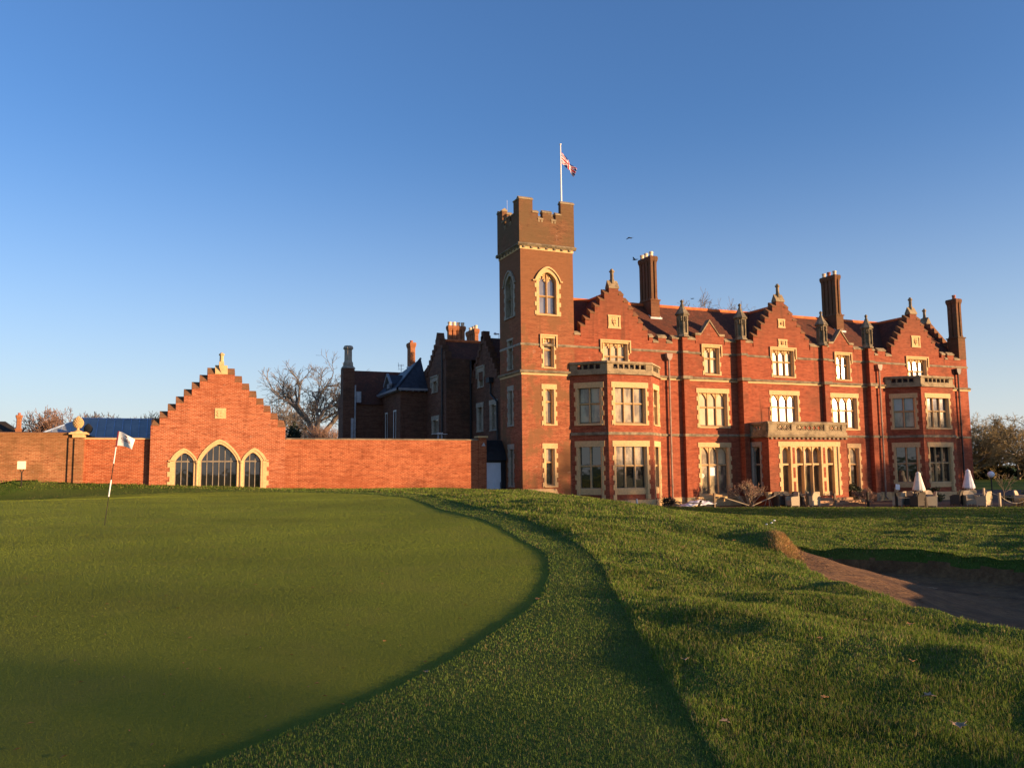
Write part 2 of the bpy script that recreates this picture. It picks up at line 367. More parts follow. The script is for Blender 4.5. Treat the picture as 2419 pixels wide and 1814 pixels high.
def arch_pts(a, b, zs, zt, n=7, p=1.6):
    """Pointed (Tudor) arch from (a,zs) over ((a+b)/2, zt) to (b,zs)."""
    c = (a + b) / 2; h = (b - a) / 2; L = []
    for i in range(n + 1):
        t = i / n
        L.append((a + h * (1 - math.cos(t * math.pi / 2) ** 1.0) if p == 0 else a + h * t, zs + (zt - zs) * (1 - (1 - t) ** p) ** (1 / 1.25)))
    return L + [(2 * c - u, z) for u, z in L[-2::-1]]

def arch_head(mb, a, b, zs, zt, ztop, w0, w1, cusp=False):
    """Stone plate filling a light's head above its little arch."""
    L = arch_pts(a, b, zs, zt, 6)
    if cusp:
        c = (a + b) / 2; h = (b - a) / 2; K = []
        for i, (u, z) in enumerate(L):
            K.append((u, z))
        L = K
        for s in (-1, 1):
            u = c + s * h * 0.62; z = zs + (zt - zs) * 0.52
            mb.prism_w([(c + s * h * 0.96, zs + 0.02), (c + s * h * 0.55, zs + 0.05), (c + s * h * 0.80, zs + (zt - zs) * 0.5)], w0, w1)
            mb.prism_w([(c + s * h * 0.72, zs + (zt - zs) * 0.62), (c + s * h * 0.25, zs + (zt - zs) * 0.5), (c + s * h * 0.34, zs + (zt - zs) * 0.95)], w0, w1)
    for (u, z), (u2, z2) in zip(L, L[1:]):
        mb.prism_w([(u, z), (u2, z2), (u2, ztop), (u, ztop)], w0, w1)

def window(par, fr, u0, u1, z0, z1, n=1, tr=None, arch=0, lin=0.33, jamb=0.27, sill=0.2, quoin=True, hood=False,
           pane='glass', lower=None, depth=0.34, mat='stone', label=None, mull=True, bars=False, rnd=random.Random(5), low_brick=None):
    """Stone window: lintel, quoined jambs, sill, mullions, transom, arched heads; returns the hole for the wall."""
    p = 0.035; mb = MB(fr)
    mb.box(u0, u1, -0.15, p, z1 - lin, z1)
    a, b = u0 + jamb + 0.03, u1 - jamb - 0.03; zb, zt = z0 + sill, z1 - lin
    for s in (0, 1):
        def X(x): return x if s == 0 else u0 + u1 - x
        mb.prism([(X(u0 + 0.10), p), (X(u0 + jamb - 0.06), p), (X(u0 + jamb + 0.03), -0.07), (X(u0 + jamb + 0.03), -depth), (X(u0 + 0.10), -depth)], z0, z1 - lin)
        if quoin:
            k = 0; z = z0
            while z + 0.3 < z1 - lin:
                e = 0.01 * rnd.uniform(-1, 1)
                mb.box(min(X(u0 + e), X(u0 + 0.099)), max(X(u0 + e), X(u0 + 0.099)), -0.1, p, z, z + 0.31); z += 0.62 + 0.03 * rnd.uniform(-1, 1)
    if sill < 0.5: mb.prism_u([(p + 0.05, z0 - 0.003), (p + 0.05, z0 + 0.06), (-0.05, z0 + 0.1), (-depth, zb), (-depth, z0 - 0.003)], u0 + 0.11, u1 - 0.11)
    else:                                       # deep window: stone sill block over a recessed brick apron
        mb.prism_u([(-0.10, z0 + 0.32), (-0.10, zb - 0.06), (-0.17, zb), (-depth, zb), (-depth, z0 + 0.32)], u0 + jamb - 0.02, u1 - jamb + 0.02)
        ab = MB(fr); ab.box(u0 + jamb - 0.06, u1 - jamb + 0.06, -depth, -0.13, z0 - 0.02, z0 + 0.32); ab.build('window_apron', 'brick', par)
    if hood:
        mb.box(u0 - 0.09, u1 + 0.09, -0.05, 0.11, z1 + 0.003, z1 + 0.10)
        for s in (u0 - 0.09, u1 + 0.002): mb.box(s, s + 0.088, -0.05, 0.10, z1 - 0.75, z1)
    mw = 0.055; lw = (b - a) / n; mbar = MB(fr)
    for i in range(1, n):
        c = a + i * lw
        mb.prism([(c - 0.022, -0.15), (c + 0.022, -0.15), (c + mw, -0.215), (c + mw, -depth), (c - mw, -depth), (c - mw, -0.215)], zb - 0.02, zt)
    segs = []
    for i in range(n):
        l0 = a + i * lw + (mw if i else 0); l1 = a + (i + 1) * lw - (mw if i < n - 1 else 0)
        if tr is not None:
            mb.prism_u([(-0.155, tr + 0.0), (-0.22, tr + 0.055), (-depth, tr + 0.055), (-depth, tr - 0.055), (-0.22, tr - 0.055)], l0, l1)
        if arch:
            rise = min(0.42, (l1 - l0) * 0.62)
            arch_head(mb, l0, l1, zt - rise - 0.03, zt - 0.03, zt + 0.002, -0.27, -0.19, arch == 2)
        segs.append((l0, l1))
    o = mb.build('window', mat, par)
    if label: o['label'] = label
    gb = MB(fr); gm = [pane, lower or pane]
    for l0, l1 in segs:
        for k, (q0, q1) in enumerate(((tr if tr is not None else zb, zt), (zb, tr)) if tr is not None else ((zb, zt),)):
            gb.cur = k if lower else 0
            t1, t2 = rnd.uniform(-0.006, 0.006), rnd.uniform(-0.006, 0.006)
            gb.poly([(l0, -depth + 0.06 + t1, q0), (l1, -depth + 0.06 - t1, q0), (l1, -depth + 0.06 - t1 + t2, q1), (l0, -depth + 0.06 + t1 + t2, q1)])
    gb.build('pane', gm, o)
    fb = MB(fr)                                   # slim metal casement edges
    for l0, l1 in segs:
        for q0, q1 in (((tr + 0.055, zt), (zb, tr - 0.055)) if tr is not None else ((zb, zt),)):
            w0, w1 = -depth + 0.065, -depth + 0.10
            fb.box(l0, l0 + 0.03, w0, w1, q0, q1); fb.box(l1 - 0.03, l1, w0, w1, q0, q1); fb.box(l0 + 0.03, l1 - 0.03, w0, w1, q0, q0 + 0.03)
            if bars: fb.box((l0 + l1) / 2 - 0.012, (l0 + l1) / 2 + 0.012, w0, w1, q0 + 0.03, q1)
    fb.build('casement', 'bronze', o)
    return (u0 + 0.12, u1 - 0.12, z0 + 0.01, z1 - 0.02)

def crenels(par, fr, spans, zlow, t=0.36, over=0.05):
    """spans: (u0,u1,ztop). Each brick merlon with its sloped stone cap; a gap gets a cap at zlow."""
    for u0, u1, z in spans:
        cap = MB(fr); cap.prism_u([(over, z - 0.12), (over, z - 0.02), (-t / 2, z + 0.16), (-t - over, z - 0.02), (-t - over, z - 0.12)], u0 - 0.03, u1 + 0.03)
        if z - 0.12 > zlow:
            mb = MB(fr); mb.box(u0, u1, -t, 0, zlow, z - 0.12); o = mb.build('merlon', 'brick', par); cap.build('coping', 'stone_parapet', o)
        else: cap.build('gap_coping', 'stone_parapet', par)

def gable(par, fr, c, n, z0, zf, half, dx=0.366, dz=0.457, t=0.42, cap_half=0.365, matb='brick', finial=True):
    """Stepped gable: n steps each side up to a capped centre piece with a finial."""
    mb = MB(fr); caps = []
    def cap(u0, u1, z):
        cp = MB(fr); caps.append(cp); cp.prism_u([(0.045, z - 0.03), (0.045, z + 0.03), (-t + 0.05, z + 0.36), (-t - 0.04, z + 0.33), (-t - 0.04, z - 0.03)], u0 - 0.012, u1 + 0.012)
    for i in range(n):
        z = zf + i * dz
        for s in (-1, 1):
            e0 = c + s * (half - i * dx); e1 = c + s * (half - (i + 1) * dx)
            u0, u1 = min(e0, e1), max(e0, e1)
            mb.box(u0, u1, -t, 0, z0, z - 0.03); cap(u0, u1, z)
    zt = zf + n * dz
    mb.box(c - cap_half, c + cap_half, -t, 0, z0, zt - 0.06)
    g = mb.build('stepped_gable', matb, par)
    for cp in caps: cp.build('step_cap', 'cap_brick', g)
    k = MB(fr)
    k.prism_u([(0.06, zt - 0.06), (0.06, zt + 0.04), (-t / 2, zt + 0.52), (-t - 0.05, zt + 0.04), (-t - 0.05, zt - 0.06)], c - cap_half - 0.03, c + cap_half + 0.03)
    if finial:
        k.lathe(c, -t / 2, [(0.20, zt + 0.30), (0.17, zt + 0.55), (0.125, zt + 0.62), (0.12, zt + 1.05), (0.18, zt + 1.10), (0.19, zt + 1.17), (0.12, zt + 1.2), (0.11, zt + 1.28), (0.03, zt + 1.33)], 8, R(22.5))
    k.build('finial', 'stone_parapet', g)
    return g

def niche(par, fr, u0, u1, z0, z1, hood=True):
    mb = MB(fr); c = (u0 + u1) / 2; m = (z0 + z1) / 2; r = (u1 - u0) / 2
    for a, b, d, e in ((u0, u1, z1 - 0.13, z1), (u0, u1, z0, z0 + 0.13), (u0 + 0.03, u0 + 0.14, z0 + 0.13, z1 - 0.13), (u1 - 0.14, u1 - 0.03, z0 + 0.13, z1 - 0.13)):
        mb.box(a, b, -0.02, 0.06, d, e)
    mb.box(u0 + 0.14, u1 - 0.14, -0.02, 0.006, z0 + 0.13, z1 - 0.13)
    h = r - 0.2
    mb.prism_w([(c - h * .62, m + h * .3), (c - h * .3, m + h * .85), (c, m + h * .45), (c + h * .3, m + h * .85), (c + h * .62, m + h * .3), (c, m - h * .95)], 0.0, 0.05)
    for a in range(4):
        t = math.pi / 4 + a * math.pi / 2
        mb.lathe(c + h * 0.36 * math.cos(t), 0.05, [(0.001, m + h * 0.36 * math.sin(t) - 0.07), (h * 0.26, m + h * 0.36 * math.sin(t)), (0.001, m + h * 0.36 * math.sin(t) + 0.07)], 8)
    return mb.build('carved_panel', 'stone', par)

def stack(par, u0, u1, w0, w1, zb, z1, zt, nu, nw, mat='brick_chimney', pots=(), podz=0.34, g=0.05, fr=WORLD):
    """Chimney: plinth to z1, ribbed shaft, corbelled head up to zt, clay pots."""
    mb = MB(fr); mb.box(u0 - 0.04, u1 + 0.04, w0 - 0.04, w1 + 0.04, zb, z1)
    mb.prism([(u0 - 0.10, w0 - 0.10), (u1 + 0.10, w0 - 0.10), (u1 + 0.10, w1 + 0.10), (u0 - 0.10, w1 + 0.10)], z1, z1 + 0.09)
    du, dw = (u1 - u0) / nu, (w1 - w0) / nw; H = zt - z1
    for i in range(nu):
        for j in range(nw):
            cu, cw = u0 + (i + .5) * du, w0 + (j + .5) * dw; a, b = du / 2 - g, dw / 2 - g; ch = 0.25
            prev = None
            for gr, z in ((0.05, z1 + 0.09), (0.0, z1 + 0.28), (0.0, zt - 0.62 * min(1, H / 3)), (0.015, zt - 0.42), (0.05, zt - 0.34), (0.075, zt - 0.24), (0.09, zt - 0.12), (0.055, zt)):
                A, B = a + gr, b + gr; c1 = min(A, B) * ch
                ring = [mb.pt(cu + x, cw + y, z) for x, y in ((-A + c1, -B), (A - c1, -B), (A, -B + c1), (A, B - c1), (A - c1, B), (-A + c1, B), (-A, B - c1), (-A, -B + c1))]
                if prev:
                    for k in range(8): mb.f.append([prev[k], prev[(k + 1) % 8], ring[(k + 1) % 8], ring[k]]); mb.mi.append(0)
                prev = ring
            mb.f.append(prev); mb.mi.append(0)
    mb.box(u0 + 0.13, u1 - 0.13, w0 + 0.13, w1 - 0.13, z1 + 0.09, zt - 0.05)
    o = mb.build('chimney', mat, par)
    for x, y, m in pots:
        q = MB(fr); q.lathe(x, y, [(0.15, zt - 0.02), (0.13, zt + podz * 0.6), (0.155, zt + podz * 0.7), (0.155, zt + podz), (0.11, zt + podz)], 10); q.build('chimney_pot', m, o)
    return o

def band(par, fr, spans, z0, z1, proj, name, mat, slope=True, under=0.0, mat2='stone'):
    rg = random.Random(3)
    for u0, u1 in spans:
        mb = MB(fr); mb.prism_u([(-0.05, z0), (proj * 0.55, z0), (proj, z0 + (z1 - z0) * 0.45), (proj, z0 + (z1 - z0) * 0.6), (0.0, z1), (-0.05, z1)], u0, u1)
        o = mb.build(name, mat, par)
        if under:
            m2 = MB(fr); u = u0
            while u < u1 - 0.01:
                e = min(u1, u + rg.uniform(0.5, 1.1)); m2.box(u, e, -0.05, proj * 0.5 + rg.uniform(-.004, .004), z0 - under, z0 - 0.003); u = e
            m2.build('course_blocks', mat2, o)

# =================================================================== the mansion
M['gap_backing_dark'] = plain('dark_gap_backing_lead', (0.05, 0.045, 0.04), 0.7)
M['cap_brick'] = brick('brown_cap_brick', (0.22, 0.085, 0.036), (0.27, 0.11, 0.045), (0.25, 0.14, 0.07), amount=0.7, stain=(0.18, 0.11, 0.05))
GZ = -2.75
man = thing('manor_house', 'long red brick mansion with stepped gables, bay windows and stone mullions', 'mansion', (20, 0, GZ))
F = SOUTH
holes = []
def W3(c, z0, z1, hw=1.39, **k): holes.append(window(man, F, c - hw, c + hw, z0, z1, 3, **k))
CB, CD = 14.55, 26.53
# ground floor
W3(CB, -1.95, 1.74, tr=0.19, arch=1, pane='glass_swag', lower='glass_curtain')
holes.append(window(man, F, 26.55, 27.9, -2.0, 1.7, 1, tr=0.15, arch=1, pane='glass_curtain', lower='glass'))
# first floor
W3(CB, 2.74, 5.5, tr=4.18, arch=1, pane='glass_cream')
W3(20.84, 2.74, 5.52, tr=4.3, arch=1, pane='glass_glare')
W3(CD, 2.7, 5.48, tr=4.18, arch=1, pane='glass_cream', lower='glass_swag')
# top floor
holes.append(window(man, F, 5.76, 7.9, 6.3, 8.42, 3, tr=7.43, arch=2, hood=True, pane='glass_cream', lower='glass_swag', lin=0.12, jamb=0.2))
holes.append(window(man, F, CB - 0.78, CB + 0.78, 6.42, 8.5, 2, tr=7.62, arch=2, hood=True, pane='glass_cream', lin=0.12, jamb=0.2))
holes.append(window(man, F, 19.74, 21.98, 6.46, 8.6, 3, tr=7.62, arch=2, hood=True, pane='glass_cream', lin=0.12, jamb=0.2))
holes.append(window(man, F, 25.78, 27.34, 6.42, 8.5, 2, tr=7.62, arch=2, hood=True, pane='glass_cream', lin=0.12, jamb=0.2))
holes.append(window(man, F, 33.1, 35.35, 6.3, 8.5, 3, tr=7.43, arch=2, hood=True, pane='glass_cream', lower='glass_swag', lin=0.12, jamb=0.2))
XE = 39.77
wb = MB(F)
wall_rect(wb, 3.77, XE, GZ, 8.62, holes)
wb.poly([(XE, 0, GZ), (XE, -9, GZ), (XE, -9, 8.62), (XE, 0, 8.62)])
wb.poly([(3.77, -0.36, 8.62), (XE, -0.36, 8.62), (XE, -0.36, 7.6), (3.77, -0.36, 7.6)])
wb.poly([(3.77, -9, GZ), (XE, -9, GZ), (XE, -9, 8.7), (3.77, -9, 8.7)])
wb.build('wall', 'brick', man)

# bay windows: 45 degree side lights, parapet with pierced panels
def bay(x0, x1, b, pa, pal, pf, pfl):
    s2 = math.sqrt(0.5); L = b / s2
    fl = Fr((x0, 0, 0), (s2, -s2, 0), (-s2, -s2, 0)); ff = Fr((x0 + b, -b, 0), (1, 0, 0), (0, -1, 0)); fq = Fr((x1 - b, -b, 0), (s2, s2, 0), (s2, -s2, 0))
    wl = x1 - x0 - 2 * b; mb = MB(F); m = wl / 2
    hl = [window(man, fl, 0.24, 2.22, 2.76, 5.52, 2, tr=4.15, pane=pa, lower=pal, lin=0.36), window(man, fl, 0.24, 2.22, -1.95, 1.77, 2, tr=0.18, pane=pf, lower=pfl, lin=0.37, sill=0.72)]
    hf = [window(man, ff, m - 1.37, m + 1.37, 2.76, 5.52, 3, tr=4.15, pane=pa, lower=pal, lin=0.36), window(man, ff, m - 1.37, m + 1.37, -1.95, 1.77, 3, tr=0.18, pane='glass_curtain' if pf != 'glass' or x0 < 10 else 'glass', lower='glass', lin=0.37, sill=0.72)]
    hq = [window(man, fq, 0.24, 2.22, 2.76, 5.52, 2, tr=4.15, pane=pa, lower=pal, lin=0.36), window(man, fq, 0.24, 2.22, -1.95, 1.77, 2, tr=0.18, pane=pf, lower=pfl, lin=0.37, sill=0.72)]
    for fr, w, hh in ((fl, L, hl), (ff, wl, hf), (fq, L, hq)):
        q = MB(fr); wall_rect(q, 0, w, GZ, 6.05, hh); k0 = len(mb.v)
        mb.v += q.v; mb.f += [[i + k0 for i in f] for f in q.f]; mb.mi += q.mi
    mb.prism([(x0, 0.02), (x0 + b, b - 0.02), (x1 - b, b - 0.02), (x1, 0.02)], 6.1, 6.16)
    mb.build('bay_wall', 'brick', man)
    rf = MB(F); rf.prism([(x0 + .75, 0.02), (x0 + b + .2, b - .58), (x1 - b - .2, b - .58), (x1 - .75, 0.02)], 6.17, 6.72); rf.build('bay_roof_gap_backing', 'gap_backing_dark', man)  # roof raised as a dark block so the parapet openings read as shaded
    par = MB(F)
    def ring(off, z0, z1, t=0.28):
        k = off * 0.414
        for fr, a, e in ((fl, -0.0, L + k), (ff, -k, wl + k), (fq, -k, L)):
            q = MB(fr); q.box(a, e, off - t, off, z0, z1); k0 = len(par.v)
            par.v += q.v; par.f += [[i + k0 for i in f] for f in q.f]; par.mi += q.mi
    ring(0.16, 6.0, 6.13); ring(0.10, 6.13, 6.24); ring(0.04, 6.24, 6.32)
    ring(0.13, 6.70, 6.80); ring(0.07, 6.80, 6.86)
    pb = MB(F)
    for fr, w, nh in ((fl, L, 4), (ff, wl, 6), (fq, L, 4)):       # trefoil openings between slim piers
        q = MB(fr); e = 0.42; step = (w - 2 * e) / nh
        q.box(0, e, -0.22, 0.04, 6.32, 6.70); q.box(w - e, w, -0.22, 0.04, 6.32, 6.70)
        q.box(e, w - e, -0.2, 0.02, 6.32, 6.37); q.box(e, w - e, -0.2, 0.02, 6.655, 6.70)
        for i in range(nh + 1):
            c = e + i * step; a = 0.035
            q.prism_w([(c - a * 1.7, 6.37), (c + a * 1.7, 6.37), (c + a * 0.7, 6.47), (c + a * 2.3, 6.52), (c + a * 0.8, 6.57), (c + a * 2.2, 6.655), (c - a * 2.2, 6.655), (c - a * 0.8, 6.57), (c - a * 2.3, 6.52), (c - a * 0.7, 6.47)], -0.16, 0.0)
        k0 = len(pb.v); pb.v += q.v; pb.f += [[i + k0 for i in f] for f in q.f]; pb.mi += q.mi
    k0 = len(par.v); par.v += pb.v; par.f += [[i + k0 for i in f] for f in pb.f]; par.mi += pb.mi
    par.build('bay_parapet', 'stone_parapet', man)
    for z0, z1, pr, nm, mt in ((2.14, 2.32, 0.07, 'string_course', 'stone_grey'), (GZ, -1.98, 0.08, 'plinth', 'stone')):
        q = MB(F); k = pr * 0.414
        for fr, a, e in ((fl, 0.0, L + k), (ff, -k, wl + k), (fq, -k, L)):
            g = MB(fr); g.box(a, e, -0.1, pr, z0, z1); k0 = len(q.v)
            q.v += g.v; q.f += [[i + k0 for i in f] for f in g.f]; q.mi += g.mi
        q.build(nm, mt, man)
bay(3.43, 10.2, 1.75, 'glass_swag', 'glass_swag', 'glass', 'glass')
bay(30.7, 37.6, 1.75, 'glass_grey', 'glass_swag', 'glass', 'glass')

# string courses and plinth between the pilasters
PIL = [(12.0, 12.45, 0.297), (16.70, 17.16, 0.58), (24.41, 24.86, 0.297), (28.81, 29.24, 0.41)]
low = [(10.25, 12.0), (12.45, 16.7), (24.86, 28.81), (29.24, 30.65), (37.65, XE + 0.07)]
mid = [(10.25, 12.0), (12.45, 16.7), (17.16, 24.41), (24.86, 28.81), (29.24, 30.65), (37.65, XE + 0.15)]
band(man, F, low, 2.14, 2.32, 0.07, 'string_course', 'stone_grey')
band(man, F, mid, 6.08, 6.28, 0.17, 'cornice', 'stone_grey', under=0.11)
hi_ = [(3.77, 5.66), (8.0, 12.02), (12.48, 13.67), (15.43, 16.77), (17.23, 19.64), (22.08, 24.43), (24.9, 25.68), (27.44, 28.83), (29.29, 33.0), (35.45, XE + 0.06)]
band(man, F, hi_, 7.86, 8.02, 0.06, 'string_course', 'stone_grey')
for a, b in ((10.2, 12.0), (12.45, 16.7), (24.92, 28.8), (29.3, 30.7), (37.6, XE + .08)):
    q = MB(F); q.prism_u([(-0.05, GZ), (0.11, GZ), (0.11, -2.06), (0.0, -1.96), (-0.05, -1.96)], a, b); q.build('plinth', 'stone', man)
q = MB(F); q.box(12.85, 16.2, -0.1, 0.32, -2.1, -1.97); q.box(13.4, 15.7, -0.1, 0.26, GZ, -2.1); q.build('window_ledge', 'stone', man)
# pilasters with turret pinnacles
for a, b, d in PIL:
    q = MB(F)
    q.box(a, b, -0.1, d, GZ, 6.1); q.box(a, b, -0.1, d - 0.04, 6.1, 7.9); q.box(a + .02, b - .02, -0.1, d - 0.07, 7.9, 9.02)
    o = q.build('pilaster', 'brick', man)
    for z0, z1, e in ((GZ, -1.98, 0.08), (2.14, 2.32, 0.07), (6.05, 6.28, 0.15), (7.86, 8.02, 0.05)):
        q = MB(F); q.box(a - e, b + e, 0.0, d + e, z0, z1); q.build('stone_band', 'stone_grey', o)
    c, w = (a + b) / 2, d - 0.32
    q = MB(F); r8 = R(22.5)
    q.lathe(c, w, [(0.46, 8.98), (0.46, 9.08), (0.38, 9.16), (0.38, 9.28), (0.31, 9.30), (0.31, 10.38), (0.40, 10.42), (0.42, 10.52)], 8, r8)
    for k in range(8):
        t = 2 * math.pi * k / 8 + r8
        q.lathe(c + 0.36 * math.cos(t), w + 0.36 * math.sin(t), [(0.055, 9.26), (0.05, 10.45)], 4, t + R(45))
        t += math.pi / 8
        q.lathe(c + 0.325 * math.cos(t), w + 0.325 * math.sin(t), [(0.12, 10.2), (0.02, 10.06), (0.10, 10.4)], 4, t)
    q.lathe(c, w, [(0.46, 10.5), (0.52, 10.56), (0.50, 10.63), (0.36, 10.83), (0.20, 11.08), (0.11, 11.28), (0.07, 11.40), (0.12, 11.46), (0.12, 11.54), (0.05, 11.62), (0.0, 11.64)], 8, r8)
    q.build('pinnacle', 'stone_grey', o)
# parapets between the gables, small pediments over bays B and D
crenels(man, F, [(3.8, 4.2, 8.84), (9.48, 9.78, 8.96), (10.2, 10.84, 8.96), (11.32, 12.1, 8.96), (12.4, 13.2, 8.96), (15.72, 16.8, 8.96), (17.2, 18.15, 9.0), (23.45, 24.5, 9.0), (24.85, 25.22, 9.05), (27.68, 28.9, 9.0),
                 (29.2, 29.78, 8.98), (30.12, 30.92, 8.98), (36.98, 37.34, 8.98), (37.64, 38.36, 8.98)], 8.62)
crenels(man, F, [(9.81, 10.17, 8.62), (10.87, 11.29, 8.62), (29.81, 30.09, 8.62), (30.95, 31.5, 8.62), (37.37, 37.61, 8.62), (38.39, 39.0, 8.62)], 8.62)
for c in (14.46, 26.44):
    pb = MB(F); pb.prism_w([(c - 1.2, 8.62), (c + 1.2, 8.62), (c + 1.2, 9.2), (c + 0.82, 9.2), (c, 10.2), (c - 0.82, 9.2), (c - 1.2, 9.2)], -0.36, 0.0)
    o = pb.build('pediment', 'brick', man)
    for s in (-1, 1):
        pc = MB(F); pc.prism_w([(c + s * 1.24, 9.2), (c + s * 0.82, 9.2), (c, 10.22), (c, 10.38), (c + s * 0.75, 9.36), (c + s * 1.24, 9.36)], -0.42, 0.06); pc.build('coping', 'stone_parapet', o)
gable(man, F, 6.81, 6, 8.62, 9.33, 2.56)
gable(man, F, 20.8, 6, 8.62, 9.40, 2.56)
gable(man, F, 34.12, 6, 8.62, 9.33, 2.56)
EAST = Fr((XE + 0.02, 0, 0), (0, 1, 0), (1, 0, 0))
gable(man, EAST, 3.6, 6, 8.62, 9.4, 2.56)
niche(man, F, 6.3, 7.28, 9.28, 10.2); niche(man, F, 20.5, 21.17, 10.12, 10.8); niche(man, F, 33.72, 34.7, 9.33, 10.27); niche(man, F, 20.44, 21.3, 8.72, 9.3)
# roofs: one long ridge, a cross roof behind each gable
q = MB(WORLD); yr, zr, ye, ze = 3.6, 11.85, 0.4, 8.72
q.poly([(3.6, ye, ze), (XE - .1, ye, ze), (XE - .1, yr, zr), (3.6, yr, zr)]); q.poly([(3.6, yr, zr), (XE - .1, yr, zr), (XE - .1, 6.8, ze), (3.6, 6.8, ze)])
for c, h in ((6.81, 2.65), (20.8, 2.65), (34.12, 2.65)):
    for s in (-1, 1): q.poly([(c, 0.40, zr - 0.02), (c, yr + 0.1, zr - 0.02), (c + s * (h + .15), yr + 0.1, ze - 0.05), (c + s * (h + .15), 0.40, ze - 0.05)])
o = q.build('roof', 'tiles', man)
q = MB(WORLD)
q.tube([(3.6, yr, zr + 0.01), (XE - 0.4, yr, zr + 0.01)], 0.13, n=8)
for c in (6.81, 20.8, 34.12): q.tube([(c, 0.42, zr), (c, yr - 0.1, zr)], 0.12, n=8)
q.build('ridge_tiles', 'ridge', o)
q = MB(WORLD)
for x in (11.32, 28.6):
    q.box(x - 0.16, x + 0.81, 2.36, 2.45, 10.62, 10.78); q.prism_u([(2.42, 10.74), (4.0, 12.05), (4.0, 12.0), (2.42, 10.60)], x - 0.14, x - 0.045); q.prism_u([(2.42, 10.74), (3.4, 11.75), (3.4, 11.7), (2.42, 10.60)], x + 0.695, x + 0.79)
q.build('flashing', 'lead', o)
stack(man, 11.32, 11.97, 2.5, 4.15, 10.3, 12.0, 15.3, 2, 4, pots=[(11.56, 2.72, 'pot'), (11.5, 3.3, 'pot'), (11.5, 3.85, 'pot')])
stack(man, 28.6, 29.25, 2.5, 4.15, 10.3, 12.0, 15.35, 2, 4, pots=[(28.86, 2.75, 'pot'), (28.8, 3.3, 'pot_red'), (28.8, 3.85, 'pot')])
stack(man, 39.02, 39.74, 0.03, 1.0, 8.6, 10.35, 13.65, 2, 2, pots=[(39.3, 0.4, 'pot_red')])
stack(man, 31.6, 32.9, 6.2, 6.8, 9, 11.7, 12.6, 3, 1, pots=[(31.8, 6.5, 'pot'), (32.3, 6.5, 'pot')])
stack(man, 20.9, 23.2, 7.2, 7.8, 9, 11.5, 12.15, 4, 1, pots=[(21.2, 7.5, 'pot'), (21.75, 7.5, 'pot_red'), (22.3, 7.5, 'pot'), (22.85, 7.5, 'pot')], podz=0.45)
# rainwater pipes
for x, mt in ((10.9, 'pipe'), (30.0, 'pipe'), (38.5, 'pipe_dark')):
    q = MB(F); q.prism_w([(x - 0.24, 7.78), (x + 0.24, 7.78), (x + 0.2, 7.5), (x + 0.08, 7.3), (x - 0.08, 7.3), (x - 0.2, 7.5)], 0.02, 0.3)
    q.tube([(x, 0.16, 7.35), (x, 0.16, -2.3), (x + 0.1, 0.3, -2.5)], 0.065, n=8)
    for z in (5.4, 3.2, 0.9, -1.2): q.lathe(x, 0.16, [(0.09, z), (0.09, z + 0.12)], 8)
    q.build('drainpipe', mt, man, smooth=False)
# entrance porch with a balcony on top
PX0, PX1, PD = 17.28, 24.18, 2.33
pf = Fr((PX0, -PD, 0), (1, 0, 0), (0, -1, 0)); pl = Fr((PX0, 0, 0), (0, -1, 0), (-1, 0, 0)); pw = PX1 - PX0
hl = [window(man, pl, 0.34, 1.62, -1.92, 1.75, 1, tr=0.18, arch=1, pane='glass', mat='stone_shade_side')]
# five lights: one, a triple door, one, with brick checks between
hf = [(0.92, 6.2, -2.0, 1.68)]
q = MB(pf); wall_rect(q, 0, pw, GZ, 2.05, hf); wall = q
q = MB(pl); wall_rect(q, 0, PD, GZ, 2.05, hl); k0 = len(wall.v); wall.v += q.v; wall.f += [[i + k0 for i in f] for f in q.f]; wall.mi += q.mi
wall.fr = WORLD; wall.poly([(PX1, 0, GZ), (PX1, -PD, GZ), (PX1, -PD, 2.05), (PX1, 0, 2.05)]); wall.poly([(PX0, 0, 2.04), (PX1, 0, 2.04), (PX1, -PD, 2.04), (PX0, -PD, 2.04)])
wall.build('porch_wall', 'brick', man)
ds = MB(pf); gl = MB(pf); u0, u1 = 0.80, 6.32
ds.box(u0, u1, -0.2, 0.035, 1.40, 1.74)
for s in (0, 1):
    X = (lambda x: x) if s == 0 else (lambda x: u0 + u1 - x)
    ds.prism([(X(u0 + 0.1), 0.035), (X(u0 + 0.24), 0.035), (X(u0 + 0.32), -0.08), (X(u0 + 0.32), -0.45), (X(u0 + 0.1), -0.45)], -2.0, 1.40)
    z = -1.95
    while z < 1.1: ds.box(min(X(u0), X(u0 + .099)), max(X(u0), X(u0 + .099)), -0.1, 0.035, z, z + 0.32); z += 0.63
lights = [(1.02, 1.68), (2.18, 2.84), (2.95, 3.61), (3.72, 4.38), (4.92, 5.58)]
lights = [(a + 0.16, b + 0.16) for a, b in lights]
for a, b in ((1.84, 2.34), (4.54, 5.08)):          # stone piers chequered with brick
    ds.box(a, b, -0.45, 0.03, -2.0, 1.40)
    bk = MB(pf)
    for z in (-1.72, -0.75, 0.22, 0.95): bk.box(a + 0.15, a + 0.36, -0.1, 0.036, z, z + (0.72 if z < 0.5 else 0.38))
    bk.build('brick_check', 'brick', man)
for a, b in ((3.00, 3.11), (3.77, 3.88)): ds.prism([(a + 0.03, -0.05), (b - 0.03, -0.05), (b, -0.16), (b, -0.45), (a, -0.45), (a, -0.16)], -2.0, 1.40)
ds.box(5.74, 6.01, -0.45, -0.04, -2.0, 1.4); ds.box(1.1, 1.18, -0.45, -0.06, -2.0, 1.4)
